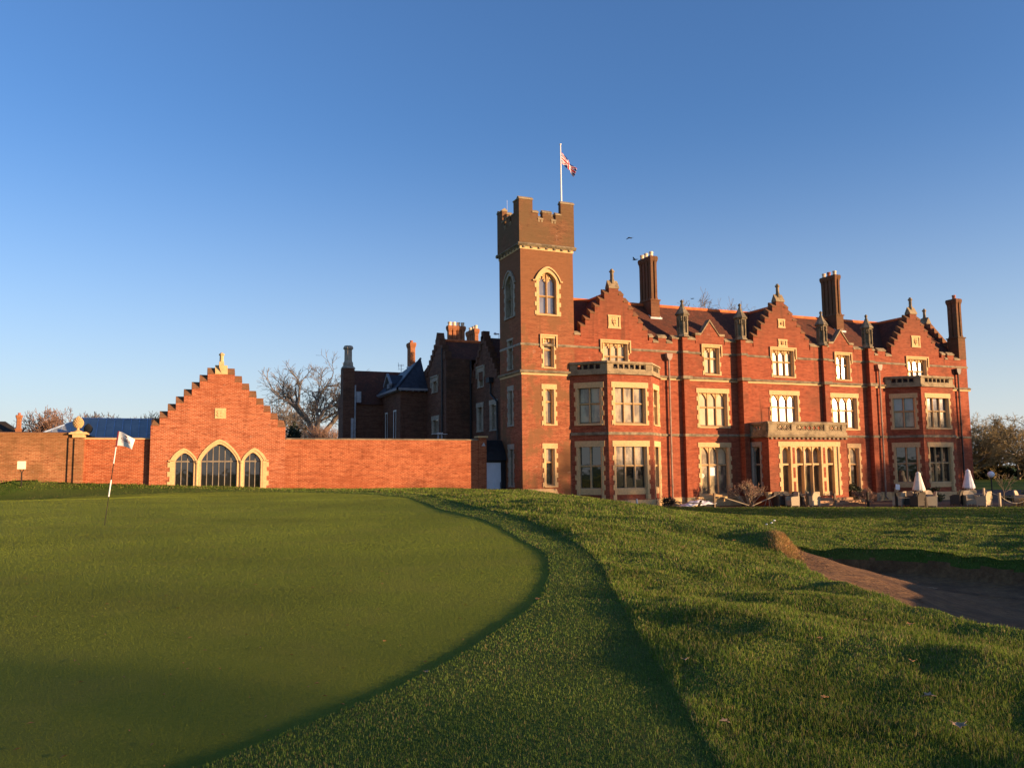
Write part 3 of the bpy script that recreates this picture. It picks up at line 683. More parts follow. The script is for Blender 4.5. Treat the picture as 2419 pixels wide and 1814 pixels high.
for a, b in lights:
    arch_head(ds, a, b, 0.98, 1.36, 1.402, -0.3, -0.1); ds.box(a, b, -0.45, -0.1, 0.12, 0.24)
    gl.cur = 0; gl.poly([(a, -0.36, 0.24), (b, -0.37, 0.24), (b, -0.36, 1.40), (a, -0.365, 1.40)])
    gl.cur = 1; gl.poly([(a, -0.36, -2.0), (b, -0.37, -2.0), (b, -0.365, 0.12), (a, -0.36, 0.12)])
do = ds.build('porch_screen', 'stone', man); gl.build('pane', ['glass_swag', 'glass_gold'], do)
q = MB(pf)
for a, b in lights:
    for c in (a, b - 0.05): q.box(c, c + 0.05, -0.355, -0.31, -2.0, 0.12)
    q.box(a + .05, b - .05, -0.355, -0.31, -2.0, -1.72); q.box(a + .05, b - .05, -0.355, -0.31, 0.04, 0.12)
q.build('door_frame', 'bronze', do)
bl = MB(WORLD)
def brail(fr, w, panels):
    q = MB(fr); q.box(-0.06, w + 0.06, -0.24, 0.08, 2.20, 2.40); q.box(-0.08, w + 0.08, -0.26, 0.11, 2.96, 3.06); q.prism_u([(0.11, 3.06), (0.0, 3.13), (-0.16, 3.13), (-0.26, 3.06)], -0.08, w + 0.08)
    q.prism_u([(-0.05, 2.02), (0.07, 2.02), (0.16, 2.10), (0.16, 2.16), (0.06, 2.20), (-0.05, 2.20)], -0.15, w + 0.15)
    q.box(0, w, -0.22, 0.035, 2.40, 2.50); edge = 0.0
    for a, b, n in panels:
        q.box(edge, a, -0.22, 0.06, 2.50, 2.96); edge = b
        q.box(a, b, -0.18, 0.02, 2.91, 2.96); st = (b - a) / n
        for i in range(n):
            c = a + (i + .5) * st; h = st / 2
            for sx in (-1, 1):
                for (za, zb) in ((2.50, 2.705), (2.91, 2.705)):
                    d = 0.03; sg = 1 if zb > za else -1
                    q.prism_w([(c + sx * h, za), (c + sx * (h - 0.07), za), (c + sx * 0.0, zb - sg * 0.0 - sg * d), (c + sx * 0.0, zb + sg * 0.01), (c + sx * 0.04, zb)], -0.12, 0.0)
            q.lathe(c, -0.06, [(0.03, 2.64), (0.075, 2.705), (0.03, 2.77)], 4)
            for zz in (2.5, 2.91): q.prism_w([(c - 0.09, zz), (c + 0.09, zz), (c, zz + (0.09 if zz < 2.7 else -0.09))], -0.12, 0.0)
    q.box(edge, w, -0.22, 0.06, 2.50, 2.96)
    k0 = len(bl.v); bl.v += q.v; bl.f += [[i + k0 for i in f] for f in q.f]; bl.mi += q.mi
brail(pf, pw, [(0.7, 1.98, 3), (2.4, 4.9, 6), (5.3, 6.5, 3)]); brail(pl, PD - 0.1, [(0.65, 1.8, 3)])
bo = bl.build('balcony', 'stone_parapet', man)
u = 0.15
while u < pw: q = MB(pf); q.box(u, u + 0.16, -0.05, 0.10, 1.90, 2.02); q.build('corbel', 'stone_grey', bo); u += 0.39
q = MB(F)                                          # open casement and the thin iron rail on the balcony
q.tube([(19.05, 0.35, 3.1), (19.05, 0.35, 4.25), (19.55, 0.12, 4.25)], 0.018, n=5); q.build('balcony_rail', 'black', bo)
st = MB(F)
for k, (z, o_) in enumerate(((-2.15, 2.6), (-2.32, 3.0), (-2.48, 3.4), (-2.62, 3.8))): st.box(18.2 - 0.25 * k, 24.0 + 0.3 * k, 2.2, o_ + 0.3, GZ, z)
st.build('front_steps', 'step', man)
q = MB(F); q.prism_w([(24.75, -0.25), (25.15, 0.1), (25.1, 0.12), (24.75, -0.18)], 0.02, 0.05); q.box(24.7, 24.8, 0.02, 0.2, -0.55, -0.2); q.build('wall_lantern', 'black', man)
q = MB(F); q.box(25.45, 25.6, 0.02, 0.12, -0.62, -0.36); q.build('bell_box', 'white', man)

# =================================================================== the tower
tow = thing('tower', 'tall square crenellated brick tower with a pointed traceried window', 'tower', (1.9, 1.8, -1.6))
TL = Fr((0, 3.58, 0), (0, -1, 0), (-1, 0, 0))      # left face, u towards the viewer
TW, TD = 3.77, 3.58
def pointed(fr, c, zb, zs, zt, hw):
    """Tall pointed two-light window under a hood mould."""
    def archl(r, z): return arch_pts(c - r, c + r, z, zt + (r - hw) * 1.05, 9, 1.75)
    mb = MB(fr); A = arch_pts(c - hw, c + hw, zs, zt, 9, 1.75); ri = hw - 0.24; B = arch_pts(c - ri, c + ri, zs, zt - 0.26, 9, 1.75)
    for (a, z), (a2, z2), (b, y), (b2, y2) in zip(A, A[1:], B, B[1:]):
        mb.prism_w([(a, z), (a2, z2), (b2, y2), (b, y)], -0.3, 0.035)
    H = arch_pts(c - hw - 0.09, c + hw + 0.09, zs - 0.05, zt + 0.11, 9, 1.75)
    for (a, z), (a2, z2), (b, y), (b2, y2) in zip(H, H[1:], A, A[1:]): mb.prism_w([(a, z), (a2, z2), (b2, y2), (b, y)], -0.05, 0.12)
    for s in (-1, 1):
        x0, x1 = sorted((c + s * (hw + 0.02), c + s * (hw + 0.2))); mb.box(x0, x1, -0.05, 0.11, zs - 0.09, zs)
        x0, x1 = sorted((c + s * ri, c + s * (hw - 0.05))); mb.box(x0, x1, -0.3, 0.035, zb, zs)
        z = zb
        while z < zs - 0.2:
            x0, x1 = sorted((c + s * (hw - 0.049), c + s * (hw + 0.07))); mb.box(x0, x1, -0.1, 0.034, z, z + 0.28); z += 0.6
    mb.prism_u([(0.08, zb - 0.02), (0.08, zb + 0.05), (-0.3, zb + 0.2), (-0.3, zb - 0.02)], c - hw, c + hw)
    zl = zb + 0.2
    mb.prism([(c - .02, -0.1), (c + .02, -0.1), (c + .06, -0.2), (c + .06, -0.3), (c - .06, -0.3), (c - .06, -0.2)], zl, zs + 0.42)
    ztr = zl + (zs - zl) * 0.52
    mb.prism_u([(-0.1, ztr), (-0.2, ztr + .06), (-0.3, ztr + .06), (-0.3, ztr - .06), (-0.2, ztr - .06)], c - ri, c + ri)
    for s in (-1, 1):
        a, b = sorted((c + s * 0.05, c + s * ri))
        L = arch_pts(a, b, zs - 0.15, zs + 0.32, 6)
        for (u, z), (u2, z2) in zip(L, L[1:]):
            mb.prism_w([(u, z), (u2, z2), (u2, z2 + 0.09), (u, z + 0.09)], -0.28, -0.16)
        m = (a + b) / 2
        for t in (-1, 1):
            mb.prism_w([(m + t * 0.27, zs - 0.05), (m + t * 0.10, zs + 0.02), (m + t * 0.24, zs + 0.16)], -0.26, -0.17)
            mb.prism_w([(m + t * 0.2, zs + 0.16), (m + t * 0.04, zs + 0.12), (m + t * 0.1, zs + 0.32)], -0.26, -0.17)
        mb.tube([(c + s * 0.05, -0.22, zs + 0.15), (c + s * 0.2, -0.22, zs + 0.45), (c + s * 0.05, -0.22, zt - 0.33)], 0.045, n=4)
    for k in range(4):
        t = math.pi / 4 + k * math.pi / 2; mb.tube([(c, -0.22, zs + 0.55), (c + 0.2 * math.cos(t), -0.22, zs + 0.55 + 0.2 * math.sin(t))], 0.03, n=4)
    o = mb.build('window', 'stone' if fr is F else 'stone_shade_side', tow)
    g = MB(fr)
    for s in (-1, 1):
        a, b = sorted((c, c + s * ri)); e = 0.004 * s
        g.poly([(a, -0.27 + e, zl), (b, -0.27 - e, zl), (b, -0.27 - e, ztr), (a, -0.27 + e, ztr)])
        Bs = [p for p in B if a - 1e-6 <= p[0] <= b + 1e-6]
        g.poly([(a, -0.27 + e, ztr), (b, -0.27 - e, ztr)] + [(u, -0.27, z) for u, z in reversed(Bs)])
    g.build('pane', 'glass_grey' if fr is F else 'glass_curtain', o)
    return A
def tower_face(fr, w, c, mt):
    rg = random.Random(9 if fr is F else 4)
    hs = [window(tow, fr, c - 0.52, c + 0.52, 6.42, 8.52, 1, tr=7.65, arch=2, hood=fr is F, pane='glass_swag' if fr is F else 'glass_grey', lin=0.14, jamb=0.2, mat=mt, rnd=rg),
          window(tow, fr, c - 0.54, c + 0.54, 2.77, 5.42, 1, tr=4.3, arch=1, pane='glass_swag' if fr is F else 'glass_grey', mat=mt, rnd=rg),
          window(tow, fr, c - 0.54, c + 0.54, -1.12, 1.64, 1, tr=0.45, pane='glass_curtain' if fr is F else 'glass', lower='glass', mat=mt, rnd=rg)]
    zb, zs, zt, hw = 9.86, 12.15, 12.95, 0.86
    A = pointed(fr, c, zb, zs, zt, hw)
    q = MB(fr); wall_rect(q, 0, w, GZ, 14.3, hs + [(c - hw + .04, c + hw - .04, zb + .02, zt)])
    for (u, z), (u2, z2) in zip(A, A[1:]):
        a_, b_ = max(u, c - hw + .04), min(u2, c + hw - .04)
        if b_ > a_: q.poly([(a_, 0, min(z - 0.02, zt)), (b_, 0, min(z2 - 0.02, zt)), (b_, 0, zt), (a_, 0, zt)])
    return q
wq = tower_face(F, TW, 1.91, 'stone')
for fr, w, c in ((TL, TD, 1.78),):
    q = tower_face(fr, w, c, 'stone_shade_side'); k0 = len(wq.v); wq.v += q.v; wq.f += [[i + k0 for i in f] for f in q.f]; wq.mi += q.mi
wq.fr = WORLD; wq.poly([(TW, 0, GZ), (TW, TD, GZ), (TW, TD, 14.3), (TW, 0, 14.3)]); wq.poly([(0, TD, GZ), (TW, TD, GZ), (TW, TD, 14.3), (0, TD, 14.3)])
wq.build('wall', 'brick_tower', tow)
FACES = ((Fr((0, 0, 0), (1, 0, 0), (0, -1, 0)), TW), (TL, TD), (Fr((TW, 0, 0), (0, 1, 0), (1, 0, 0)), TD), (Fr((TW, TD, 0), (-1, 0, 0), (0, 1, 0)), TW))
def around(z0, z1, pr, name, mt, par=tow, faces=FACES, prof=None):
    q = MB(WORLD)
    for fr, w in faces:
        g = MB(fr); e0, e1 = (0.052, w - 0.052) if abs(fr.w.x) > 0.5 else (-pr, w + pr)
        if prof: g.prism_u([(-0.05, z0)] + [(p, z0 + (z1 - z0) * t) for p, t in prof] + [(-0.05, z1)], e0, e1)
        else: g.box(e0, e1, -0.05, pr, z0, z1)
        k0 = len(q.v); q.v += g.v; q.f += [[i + k0 for i in f] for f in g.f]; q.mi += g.mi
    return q.build(name, mt, par)
around(14.10, 14.28, 0.035, 'cornice_band', 'stone')
co = around(14.29, 14.52, 0.20, 'cornice', 'stone_grey', prof=[(0.08, 0.0), (0.20, 0.5), (0.20, 0.62), (0.10, 1.0)])
for fr, w in FACES[:2]:
    for i in range(7): u = 0.25 + (w - 0.5) * i / 6; g = MB(fr); g.box(u - 0.06, u + 0.06, 0.02, 0.12, 14.18, 14.288); g.build('corbel', 'stone_grey', co)
around(6.1, 6.3, 0.14, 'string_course', 'stone_grey', prof=[(0.07, 0), (0.14, .45), (0.14, .6), (0, 1)]); around(5.98, 6.09, 0.03, 'course_blocks', 'stone')
around(7.86, 8.02, 0.06, 'string_course', 'stone_grey', faces=FACES[:1], prof=[(0.03, 0), (0.06, .5), (0.0, 1)])
around(7.86, 8.02, 0.06, 'string_course', 'stone_shade_side', faces=FACES[1:2], prof=[(0.03, 0), (0.06, .5), (0.0, 1)])
cr = MB(WORLD); caps_ = []; ov = 0.09; t = 0.34
for fr, w in FACES:
    g = MB(fr); s = (w + 2 * ov) / 3.95
    side = abs(fr.w.x) > 0.5; lo_, hi2 = (t - ov, w + ov - t) if side else (-ov, w + ov)
    g.box(lo_, hi2, ov - t, ov, 14.5, 16.12)
    for a, b, z in ((-0.09, 0.87, 17.42), (0.87, 1.26, 16.60), (1.26, 1.58, 16.18), (1.58, 2.22, 16.66), (2.22, 2.52, 16.18), (2.52, 2.90, 16.60), (2.90, 3.86, 17.42)):
        a, b = (a + 0.09) * s - ov, (b + 0.09) * s - ov
        a, b = max(a, lo_), min(b, hi2)
        g.box(a, b, ov - t, ov, 16.12, z - 0.06)
        c0, c1 = (a + 0.046 if side and a == lo_ else a - 0.03), (b - 0.046 if side and b == hi2 else b + 0.03)
        h = MB(fr); caps_.append(h); h.prism_u([(ov + 0.045, z - 0.06), (ov + 0.045, z + 0.02), (ov - t / 2, z + 0.17), (ov - t - 0.045, z + 0.02), (ov - t - 0.045, z - 0.06)], c0, c1)
        if z < 16.3:
            for u in (a, b - 0.1): h.box(u - 0.0, u + 0.1, ov - 0.1, ov + 0.012, z - 0.22, z - 0.06)
    k0 = len(cr.v); cr.v += g.v; cr.f += [[i + k0 for i in f] for f in g.f]; cr.mi += g.mi
cr.fr = WORLD; cr.poly([(-ov, -ov, 15.2), (TW + ov, -ov, 15.2), (TW + ov, TD + ov, 15.2), (-ov, TD + ov, 15.2)])
o = cr.build('battlement', 'brick_crown', tow)
for h in caps_: h.build('coping', 'stone_parapet', o)
q = MB(F)
q.box(-0.08, 2.2, -0.1, 0.09, GZ, -1.36); q.prism_u([(0.09, -1.36), (0.0, -1.22), (-0.05, -1.22), (-0.05, -1.36)], -0.08, 2.2)
q.prism_w([(2.2, -1.22), (2.3, -1.24), (2.42, -1.5), (2.6, -1.78), (2.85, -1.93), (3.43, -1.97), (3.43, GZ), (2.2, GZ)], -0.05, 0.09)
q.fr = TL; q.box(0, TD, -0.1, 0.09, GZ, -1.36); q.prism_u([(0.09, -1.36), (0.0, -1.22), (-0.05, -1.22), (-0.05, -1.36)], 0, TD)
q.build('plinth', 'stone', tow)
q = MB(WORLD); q.tube([(0.55, 3.4, 16.2), (0.55, 3.4, 18.4)], 0.006, n=4); q.build('antenna', 'white', tow)

pole = MB(WORLD); pole.lathe(3.5, 1.0, [(0.075, 15.21), (0.075, 16.4), (0.06, 18), (0.04, 21.85), (0.07, 21.86), (0.07, 21.93), (0.0, 21.96)], 8)
tag(pole.build('flagpole', 'white', loc=(3.5, 1.0, 15.2)), 'slim white flagpole on top of the crenellated tower', 'flagpole')
def union(u, v):
    x, y = (u - .5) * 2, (v - .5)
    if abs(x) < .1 or abs(y) < .1: return 1
    if abs(x) < .17 or abs(y) < .17: return 2
    d = abs(abs(y) * 2 - abs(x)) ; 
    if d < .1: return 1
    if d < .24: return 2
    return 0
q = MB(WORLD); nu, nv = 40, 24; P = {}
for i in range(nu + 1):
    for j in range(nv + 1):
        u, v = i / nu, j / nv
        P[i, j] = q.pt(3.56 + 0.95 * u + 0.12 * v * u, 0.98 + 0.16 * math.sin(u * 9 + v * 2.0) * u, 20.95 - 0.95 * u ** 1.15 + 0.75 * (v - 0.5) * (1 - 0.32 * u) + 0.05 * math.sin(u * 8 + 1) * u)
for i in range(nu):
    for j in range(nv): q.f.append([P[i, j], P[i + 1, j], P[i + 1, j + 1], P[i, j + 1]]); q.mi.append(union((i + .5) / nu, (j + .5) / nv))
fo = q.build('union_flag', ['navy', 'red', 'flagwhite'], smooth=True, fix=False, loc=(3.56, 1, 20.9)); tag(fo, 'red, white and blue crossed flag flying at half mast above the tower', 'flag')
md = fo.modifiers.new('thick', 'SOLIDIFY'); md.thickness = 0.006

# =================================================================== stepped gable hall and the garden walls
GY = 2.48
HF = Fr((0, GY, 0), (1, 0, 0), (0, -1, 0)); K = 1.05166      # measured on y=0, brought out to the wall's own plane
def hx(x): return -20.97 + (x + 20.97) * K
hall = thing('gabled_hall', 'orange brick hall end with a stepped gable and three arched glazed doors', 'building', (hx(-18), GY, -0.9))
hc = hx(-17.93)
def ogee(a, b, zs, zt): return arch_pts(a, b, zs, zt, 9, 1.55)
doors = [(-20.14, -19.21, 0.62, 1.06, -20.40, -19.03), (-18.85, -17.0, 0.62, 1.54, -19.06, -16.79), (-16.62, -15.75, 0.62, 1.08, -16.79, -15.44)]
q = MB(HF); hs = []
for a, b, zs, zt, oa, ob in doors: hs.append((hx(a) - 0.1, hx(b) + 0.1, -1.4, zt * K + 0.1))
wall_rect(q, hx(-21.39), hx(-14.46), -1.6, 2.5 * K, hs)
q.poly([(hx(-21.39), 0, -1.6), (hx(-21.39), -7, -1.6), (hx(-21.39), -7, 2.5), (hx(-21.39), 0, 2.5)])
q.poly([(hx(-14.46), 0, -1.6), (hx(-14.46), -7, -1.6), (hx(-14.46), -7, 2.5), (hx(-14.46), 0, 2.5)])
for (a, b, c, d), (da, db, zs, zt, oa, ob) in zip(hs, doors):
    L = ogee(a + 0.05, b - 0.05, zs * K, zt * K + 0.09)
    L = [(a, L[0][1])] + L[1:-1] + [(b, L[-1][1])]
    for (u, z), (u2, z2) in zip(L, L[1:]): q.poly([(u, 0.0, min(z, d)), (u2, 0.0, min(z2, d)), (u2, 0.0, d), (u, 0.0, d)])
q.build('wall', 'brick_hall', hall)
g = MB(HF); hcaps = []; nst = 8; half = (hx(-14.50) - hx(-21.36)) / 2; capw = 0.33; dx = (half - capw) / nst; z0 = 2.5 * K
for i in range(nst):
    zf = z0 + 0.05 + i * 0.425 * 1.0
    for s in (-1, 1):
        e0, e1 = sorted((hc + s * (half - i * dx), hc + s * (half - (i + 1) * dx))); g.box(e0, e1, -0.42, 0, z0 - 0.01 * (i == 0), zf - 0.03)
        cp = MB(HF); hcaps.append(cp); a0, a1 = (0.16 if (i == 0 and s < 0) else 0, 0.16 if (i == 0 and s > 0) else 0)
        cp.poly([(e0 - .01, 0.035, zf - .03), (e1 + .01, 0.035, zf - .03), (e1 + .01 - a1, -0.36, zf + 0.37), (e0 - .01 + a0, -0.36, zf + 0.37)])
        cp.poly([(e0 - .01, 0.035, zf - .03), (e0 - .01 + a0, -0.36, zf + 0.37), (e0 - .01, -0.45, zf + .34), (e0 - .01, -0.45, zf - .03)])
        cp.poly([(e1 + .01, 0.035, zf - .03), (e1 + .01 - a1, -0.36, zf + 0.37), (e1 + .01, -0.45, zf + .34), (e1 + .01, -0.45, zf - .03)])
        cp.poly([(e0 - .01 + a0, -0.36, zf + 0.37), (e1 + .01 - a1, -0.36, zf + 0.37), (e1 + .01, -0.45, zf + .34), (e0 - .01, -0.45, zf + .34)])
        cp.poly([(e0 - .01, 0.035, zf - .03), (e1 + .01, 0.035, zf - .03), (e1 + .01, -0.45, zf - .03), (e0 - .01, -0.45, zf - .03)])
zt = z0 + 0.05 + nst * 0.425
g.box(hc - capw, hc + capw, -0.42, 0, z0, zt - 0.55 + 0.2)
go = g.build('stepped_gable', 'brick_hall', hall); [cp.build('step_cap', 'cap_brick', go) for cp in hcaps]
k = MB(HF); zc = 5.45 * K
k.prism_u([(0.03, zc - 0.1), (0.03, zc), (-0.2, zc + 0.44), (-0.45, zc), (-0.45, zc - 0.1)], hc - 0.34, hc + 0.34)
k.prism([(hc - 0.13, 0.05), (hc + 0.13, 0.05), (hc + 0.13, -0.28), (hc - 0.13, -0.28)], zc + 0.28, zc + 0.62)
k.prism_w([(hc - 0.13, zc + .3), (hc, zc - 0.06), (hc + 0.13, zc + .3)], 0.0, 0.045)
k.lathe(hc, -0.12, [(0.15, zc + 0.6), (0.12, zc + 0.68), (0.115, zc + 0.98), (0.165, zc + 1.02), (0.165, zc + 1.08), (0.11, zc + 1.11), (0.06, zc + 1.16)], 8, R(22.5))
k.build('finial', 'stone', go)
k = MB(HF); a, b, c_, d = hx(-18.21), hx(-17.64), 2.92 * K, 3.49 * K; m, n_ = (a + b) / 2, (c_ + d) / 2
k.box(a, b, -0.02, 0.03, c_, d)
for t in range(4):
    an = math.pi / 4 + t * math.pi / 2; u, z = m + 0.125 * math.cos(an), n_ + 0.125 * math.sin(an)
    k.prism_w([(u + 0.10 * math.cos(w) - 0.0, z + 0.10 * math.sin(w)) for w in [2 * math.pi * j / 10 for j in range(10)]], 0.0, 0.06 + 0.001 * t)
k.build('carved_panel', 'stone', hall)
k = MB(HF)
for i, (a, b, zs, zt, oa, ob) in enumerate(doors):
    a, b, oa, ob, zs, zt = hx(a), hx(b), hx(oa), hx(ob), zs * K, zt * K
    A = ogee(oa + (0.02 if i else 0), ob - (0.02 if i < 2 else 0), zs + 0.05, zt + 0.27); B = ogee(a, b, zs, zt)
    for j, (off, w0, w1) in enumerate(((0.0, 0.0, 0.05), (0.5, -0.25, 0.015))):
        C1 = [(p[0] * (1 - off) + r[0] * off, p[1] * (1 - off) + r[1] * off) for p, r in zip(A, B)]
        for (u, z), (u2, z2), (v, y), (v2, y2) in zip(C1, C1[1:], B if j else [(p[0] * .5 + r[0] * .5, p[1] * .5 + r[1] * .5) for p, r in zip(A, B)], (B if j else [(p[0] * .5 + r[0] * .5, p[1] * .5 + r[1] * .5) for p, r in zip(A, B)])[1:]):
            k.prism_w([(u, z), (u2, z2), (v2, y2), (v, y)], w0 if j else -0.1, w1)
    k.box(a - 0.1, a, -0.3, 0.012, -1.5, zs); k.box(b, b + 0.1, -0.3, 0.012, -1.5, zs)
    if i == 0:
        k.box(oa - 0.08, oa + 0.03, -.05, 0.07, zs + 0.0, zs + 0.07); k.box(oa, a - 0.1, -0.1, 0.03, -1.5, zs)
        for z in (-1.3, -0.75, -0.2, 0.32): k.box(oa - 0.12, oa, -0.1, 0.03, z, z + 0.27)
    if i == 2:
        k.box(ob - 0.03, ob + 0.10, -.05, 0.07, zs + 0.0, zs + 0.07); k.box(b + 0.1, ob, -0.1, 0.03, -1.5, zs)
        for z in (-1.3, -0.75, -0.2, 0.32): k.box(ob, ob + 0.12, -0.1, 0.03, z, z + 0.27)
for u in ((hx(-19.04)), hx(-16.79)): k.lathe(u, 0.0, [(0.09, -1.5), (0.09, 0.5), (0.12, 0.55), (0.14, 0.68)], 10)
k.build('door_surround', 'stone', hall)
for i, (a, b, zs, zt, oa, ob) in enumerate(doors):
    a, b, zs, zt = hx(a), hx(b), zs * K, zt * K; B = ogee(a, b, zs, zt); n = (3, 6, 3)[i]
    dd = MB(HF); w0, w1 = -0.27, -0.20
    for j in range(n + 1):
        u = a + (b - a) * j / n; u = min(max(u, a + 0.02), b - 0.02); top = zs
        for (p, z), (p2, z2) in zip(B, B[1:]):
            if p <= u <= p2: top = z + (z2 - z) * (u - p) / max(1e-6, p2 - p)
        dd.box(u - 0.025, u + 0.025, w0, w1, -1.45, top)
    dd.box(a, b, w0 - 0.002, w1 + 0.002, zs - 0.05, zs + 0.03)
    for (u, z), (u2, z2) in zip(B, B[1:]): dd.prism_w([(u, z), (u2, z2), (u2, z2 - 0.05), (u, z - 0.05)], w0 + .002, w1 - .002)
    do = dd.build('arched_door', 'bronze', hall)
    gg = MB(HF)
    for j in range(n):
        u0, u1 = a + (b - a) * j / n, a + (b - a) * (j + 1) / n; e = (j % 3 - 1) * 0.003
        gg.poly([(u0, -0.24 + e, -1.45), (u1, -0.24 - e, -1.45), (u1, -0.24 - e, zs), (u0, -0.24 + e, zs)])
    gg.poly([(u, -0.24, z) for u, z in B])
    gg.build('pane', 'glass_door', do)
q = MB(WORLD)
for s in (-1, 1): q.poly([(hc, GY + .45, 5.6), (hc, GY + 7, 5.6), (hc + s * half * 1.02, GY + 7, 2.5), (hc + s * half * 1.02, GY + .45, 2.5)])
q.build('roof', 'slate', hall)

def gwall(name, label, x0, x1, y, zt, mat, zb=-1.8, t=0.34, cop='stone_grey', coph=0.07, group=None):
    o = thing(name, label, 'garden wall', ((x0 + x1) / 2, y, -1), group)
    fr = Fr((0, y, 0), (1, 0, 0), (0, -1, 0)); q = MB(fr); q.box(x0, x1, -t, 0, zb, zt - coph); q.build('brickwork', mat, o)
    q = MB(fr); q.prism_u([(0.035, zt - coph), (0.035, zt - 0.02), (-t / 2, zt + 0.03), (-t - .035, zt - .02), (-t - .035, zt - coph)], x0, x1); q.build('coping', cop, o)
    return o
gwall('garden_wall', 'long bright orange brick garden wall between the gabled hall and the tower', hx(-14.46), -2.0, GY, 1.97, 'brick_new')
gwall('garden_wall', 'short pinkish brick wall between the pier with the pine cone and the hall', -24.95, hx(-21.39), GY + 0.3, 1.95, 'brick_new', cop='stone')
ow = gwall('garden_wall', 'old lichen-stained brick garden wall at the far left', -46, -25.3, GY + 0.1, 2.22, 'brick_old', cop='brick_old', coph=0.12)
pier = thing('gate_pier', 'brick pier with a stone cap at the end of the old wall', 'pier', (-25.0, 2.5, -0.6))
PF = Fr((0, GY, 0), (1, 0, 0), (0, -1, 0))
q = MB(PF); q.box(-25.42, -24.68, -0.7, 0.0, -1.5, 1.95); q.box(-25.13, -24.72, 0.0, 0.10, -1.5, 1.9); q.build('brickwork', 'brick_old', pier)
q = MB(PF); q.box(-25.25, -24.66, -0.75, 0.12, 1.95, 2.12); q.prism([(-25.42, -0.8), (-24.5, -0.8), (-24.5, 0.2), (-25.42, 0.2)], 2.12, 2.2); q.box(-25.34, -24.58, -0.72, 0.12, 2.2, 2.25); q.build('pier_cap', 'stone', pier)
def pinecone(name, label, x, y, zb, s, mt):
    q = MB(WORLD)
    q.lathe(x, y, [(0.36 * s, zb), (0.36 * s, zb + .06 * s), (0.24 * s, zb + 0.12 * s), (0.10 * s, zb + 0.2 * s), (0.10 * s, zb + 0.34 * s), (0.2 * s, zb + 0.39 * s)], 14)
    n = 9
    for i in range(n):                       # overlapping scales in rings
        t = i / (n - 1); r = 0.40 * s * math.sin(math.pi * (0.17 + 0.80 * t)) ** 0.8; z = zb + (0.42 + 0.80 * t) * s; m = 12
        q.lathe(x, y, [(r * 0.8, z - 0.07 * s), (r, z), (r * 0.75, z + 0.08 * s), (0.02, z + 0.1 * s)], 16)
        for k in range(m):
            a = 2 * math.pi * (k + 0.5 * (i % 2)) / m; q.lathe(x + r * 0.93 * math.cos(a), y + r * 0.93 * math.sin(a), [(0.01, z - 0.06 * s), (0.075 * s, z + 0.0), (0.01, z + 0.10 * s)], 5)
    tag(q.build(name, mt, loc=(x, y, zb)), label, 'finial')
pinecone('pine_cone_finial', 'sunlit stone pine cone finial on the gate pier of the old wall', -25.03, GY + 0.3, 2.25, 0.66, 'stone')
M['shade_stone'] = plain('stone_painted_shade_black', (0.02, 0.02, 0.022), 0.9)  # the shade on the rear finial and pier is painted as black
pinecone('pine_cone_finial', 'pine cone finial with its shade painted black, seen against the blue glass roof', -24.77, 6.1, 2.15, 0.57, 'shade_stone')
q = MB(WORLD); q.box(-25.0, -24.5, 5.85, 6.35, -1, 2.10); q.box(-25.05, -24.40, 5.8, 6.4, 2.10, 2.15)
tag(q.build('gate_pier', 'shade_stone', loc=(-24.9, 6.2, 0)), 'dark pier behind the garden wall under the shade-black pine cone', 'pier')
# shaded return of the wall beside the tower: pier, sign, canopy, white door
pr = thing('door_pier', 'shaded brick pier with a stone cap beside the white door', 'pier', (-1.7, 2.0, -1.4))
q = MB(HF); q.box(-2.0, -1.46, -0.5, 0.05, -1.9, 2.08); q.build('brickwork', 'brick_new', pr)
q = MB(HF); q.box(-2.08, -1.38, -0.56, 0.12, 2.08, 2.18); q.build('pier_cap', 'stone', pr)
q = MB(HF); q.prism_w([(-1.80, 1.54), (-1.53, 1.54), (-1.66, 1.77)], 0.052, 0.065); tag(q.build('warning_sign', 'grey_metal', loc=(-1.66, 2.04, 1.6)), 'small grey triangular warning sign on the shaded pier', 'sign')
dr = thing('side_door', 'white panelled side door in shade between the pier and the tower', 'door', (-0.95, 2.3, -1.4))
DF = Fr((0, GY + 0.25, 0), (1, 0, 0), (0, -1, 0))
q = MB(DF); q.box(-1.46, -0.36, -0.08, 0, -1.9, 0.48)
for a, b in ((-1.36, -0.98), (-0.86, -0.46)):
    for c, d in ((-1.6, -0.95), (-0.85, 0.36)): q.box(a, b, 0.0, 0.025, c, d)
q.build('door_leaf', 'door_white', dr)
q = MB(DF); q.box(-0.36, -0.05, -0.1, 0.06, -1.9, 0.62); q.box(-1.46, -0.36, -0.1, 0.05, 0.48, 0.62); q.build('door_frame', 'black', dr)
q = MB(DF); q.tube([(-0.42, 0.03, -1.3), (-0.42, 0.06, -0.8), (-0.34, 0.06, -0.8)], 0.02, n=5); q.build('handle', 'black', dr)
q = MB(DF); q.prism_u([(0.25, 0.62), (0.0, 1.2), (-0.6, 1.95), (-0.9, 1.95), (-0.9, 0.62)], -1.46, -0.04); tag(q.build('door_canopy', 'black', loc=(-0.8, 2.3, 0.6)), 'black sloping canopy above the white side door', 'canopy')
q = MB(WORLD); q.tube([(-3.9, 5.0, 1.2), (-3.9, 5.0, 2.38)], 0.06, n=8); q.tube([(-3.65, 5.0, 1.2), (-3.65, 5.0, 2.38)], 0.06, n=8); q.box(-4.3, -3.3, 4.85, 5.15, 2.38, 2.42); q.box(-3.95, -3.6, 4.9, 5.1, 2.42, 2.5)
tag(q.build('flue_vent', 'grey_metal', loc=(-3.8, 5, 1.2)), 'twin metal flue with a flat cowl rising behind the garden wall', 'vent')
bx = thing('meter_box', 'cream metal box on a thin dark post before the old wall', 'utility box', (-27.35, 1.15, -0.45))
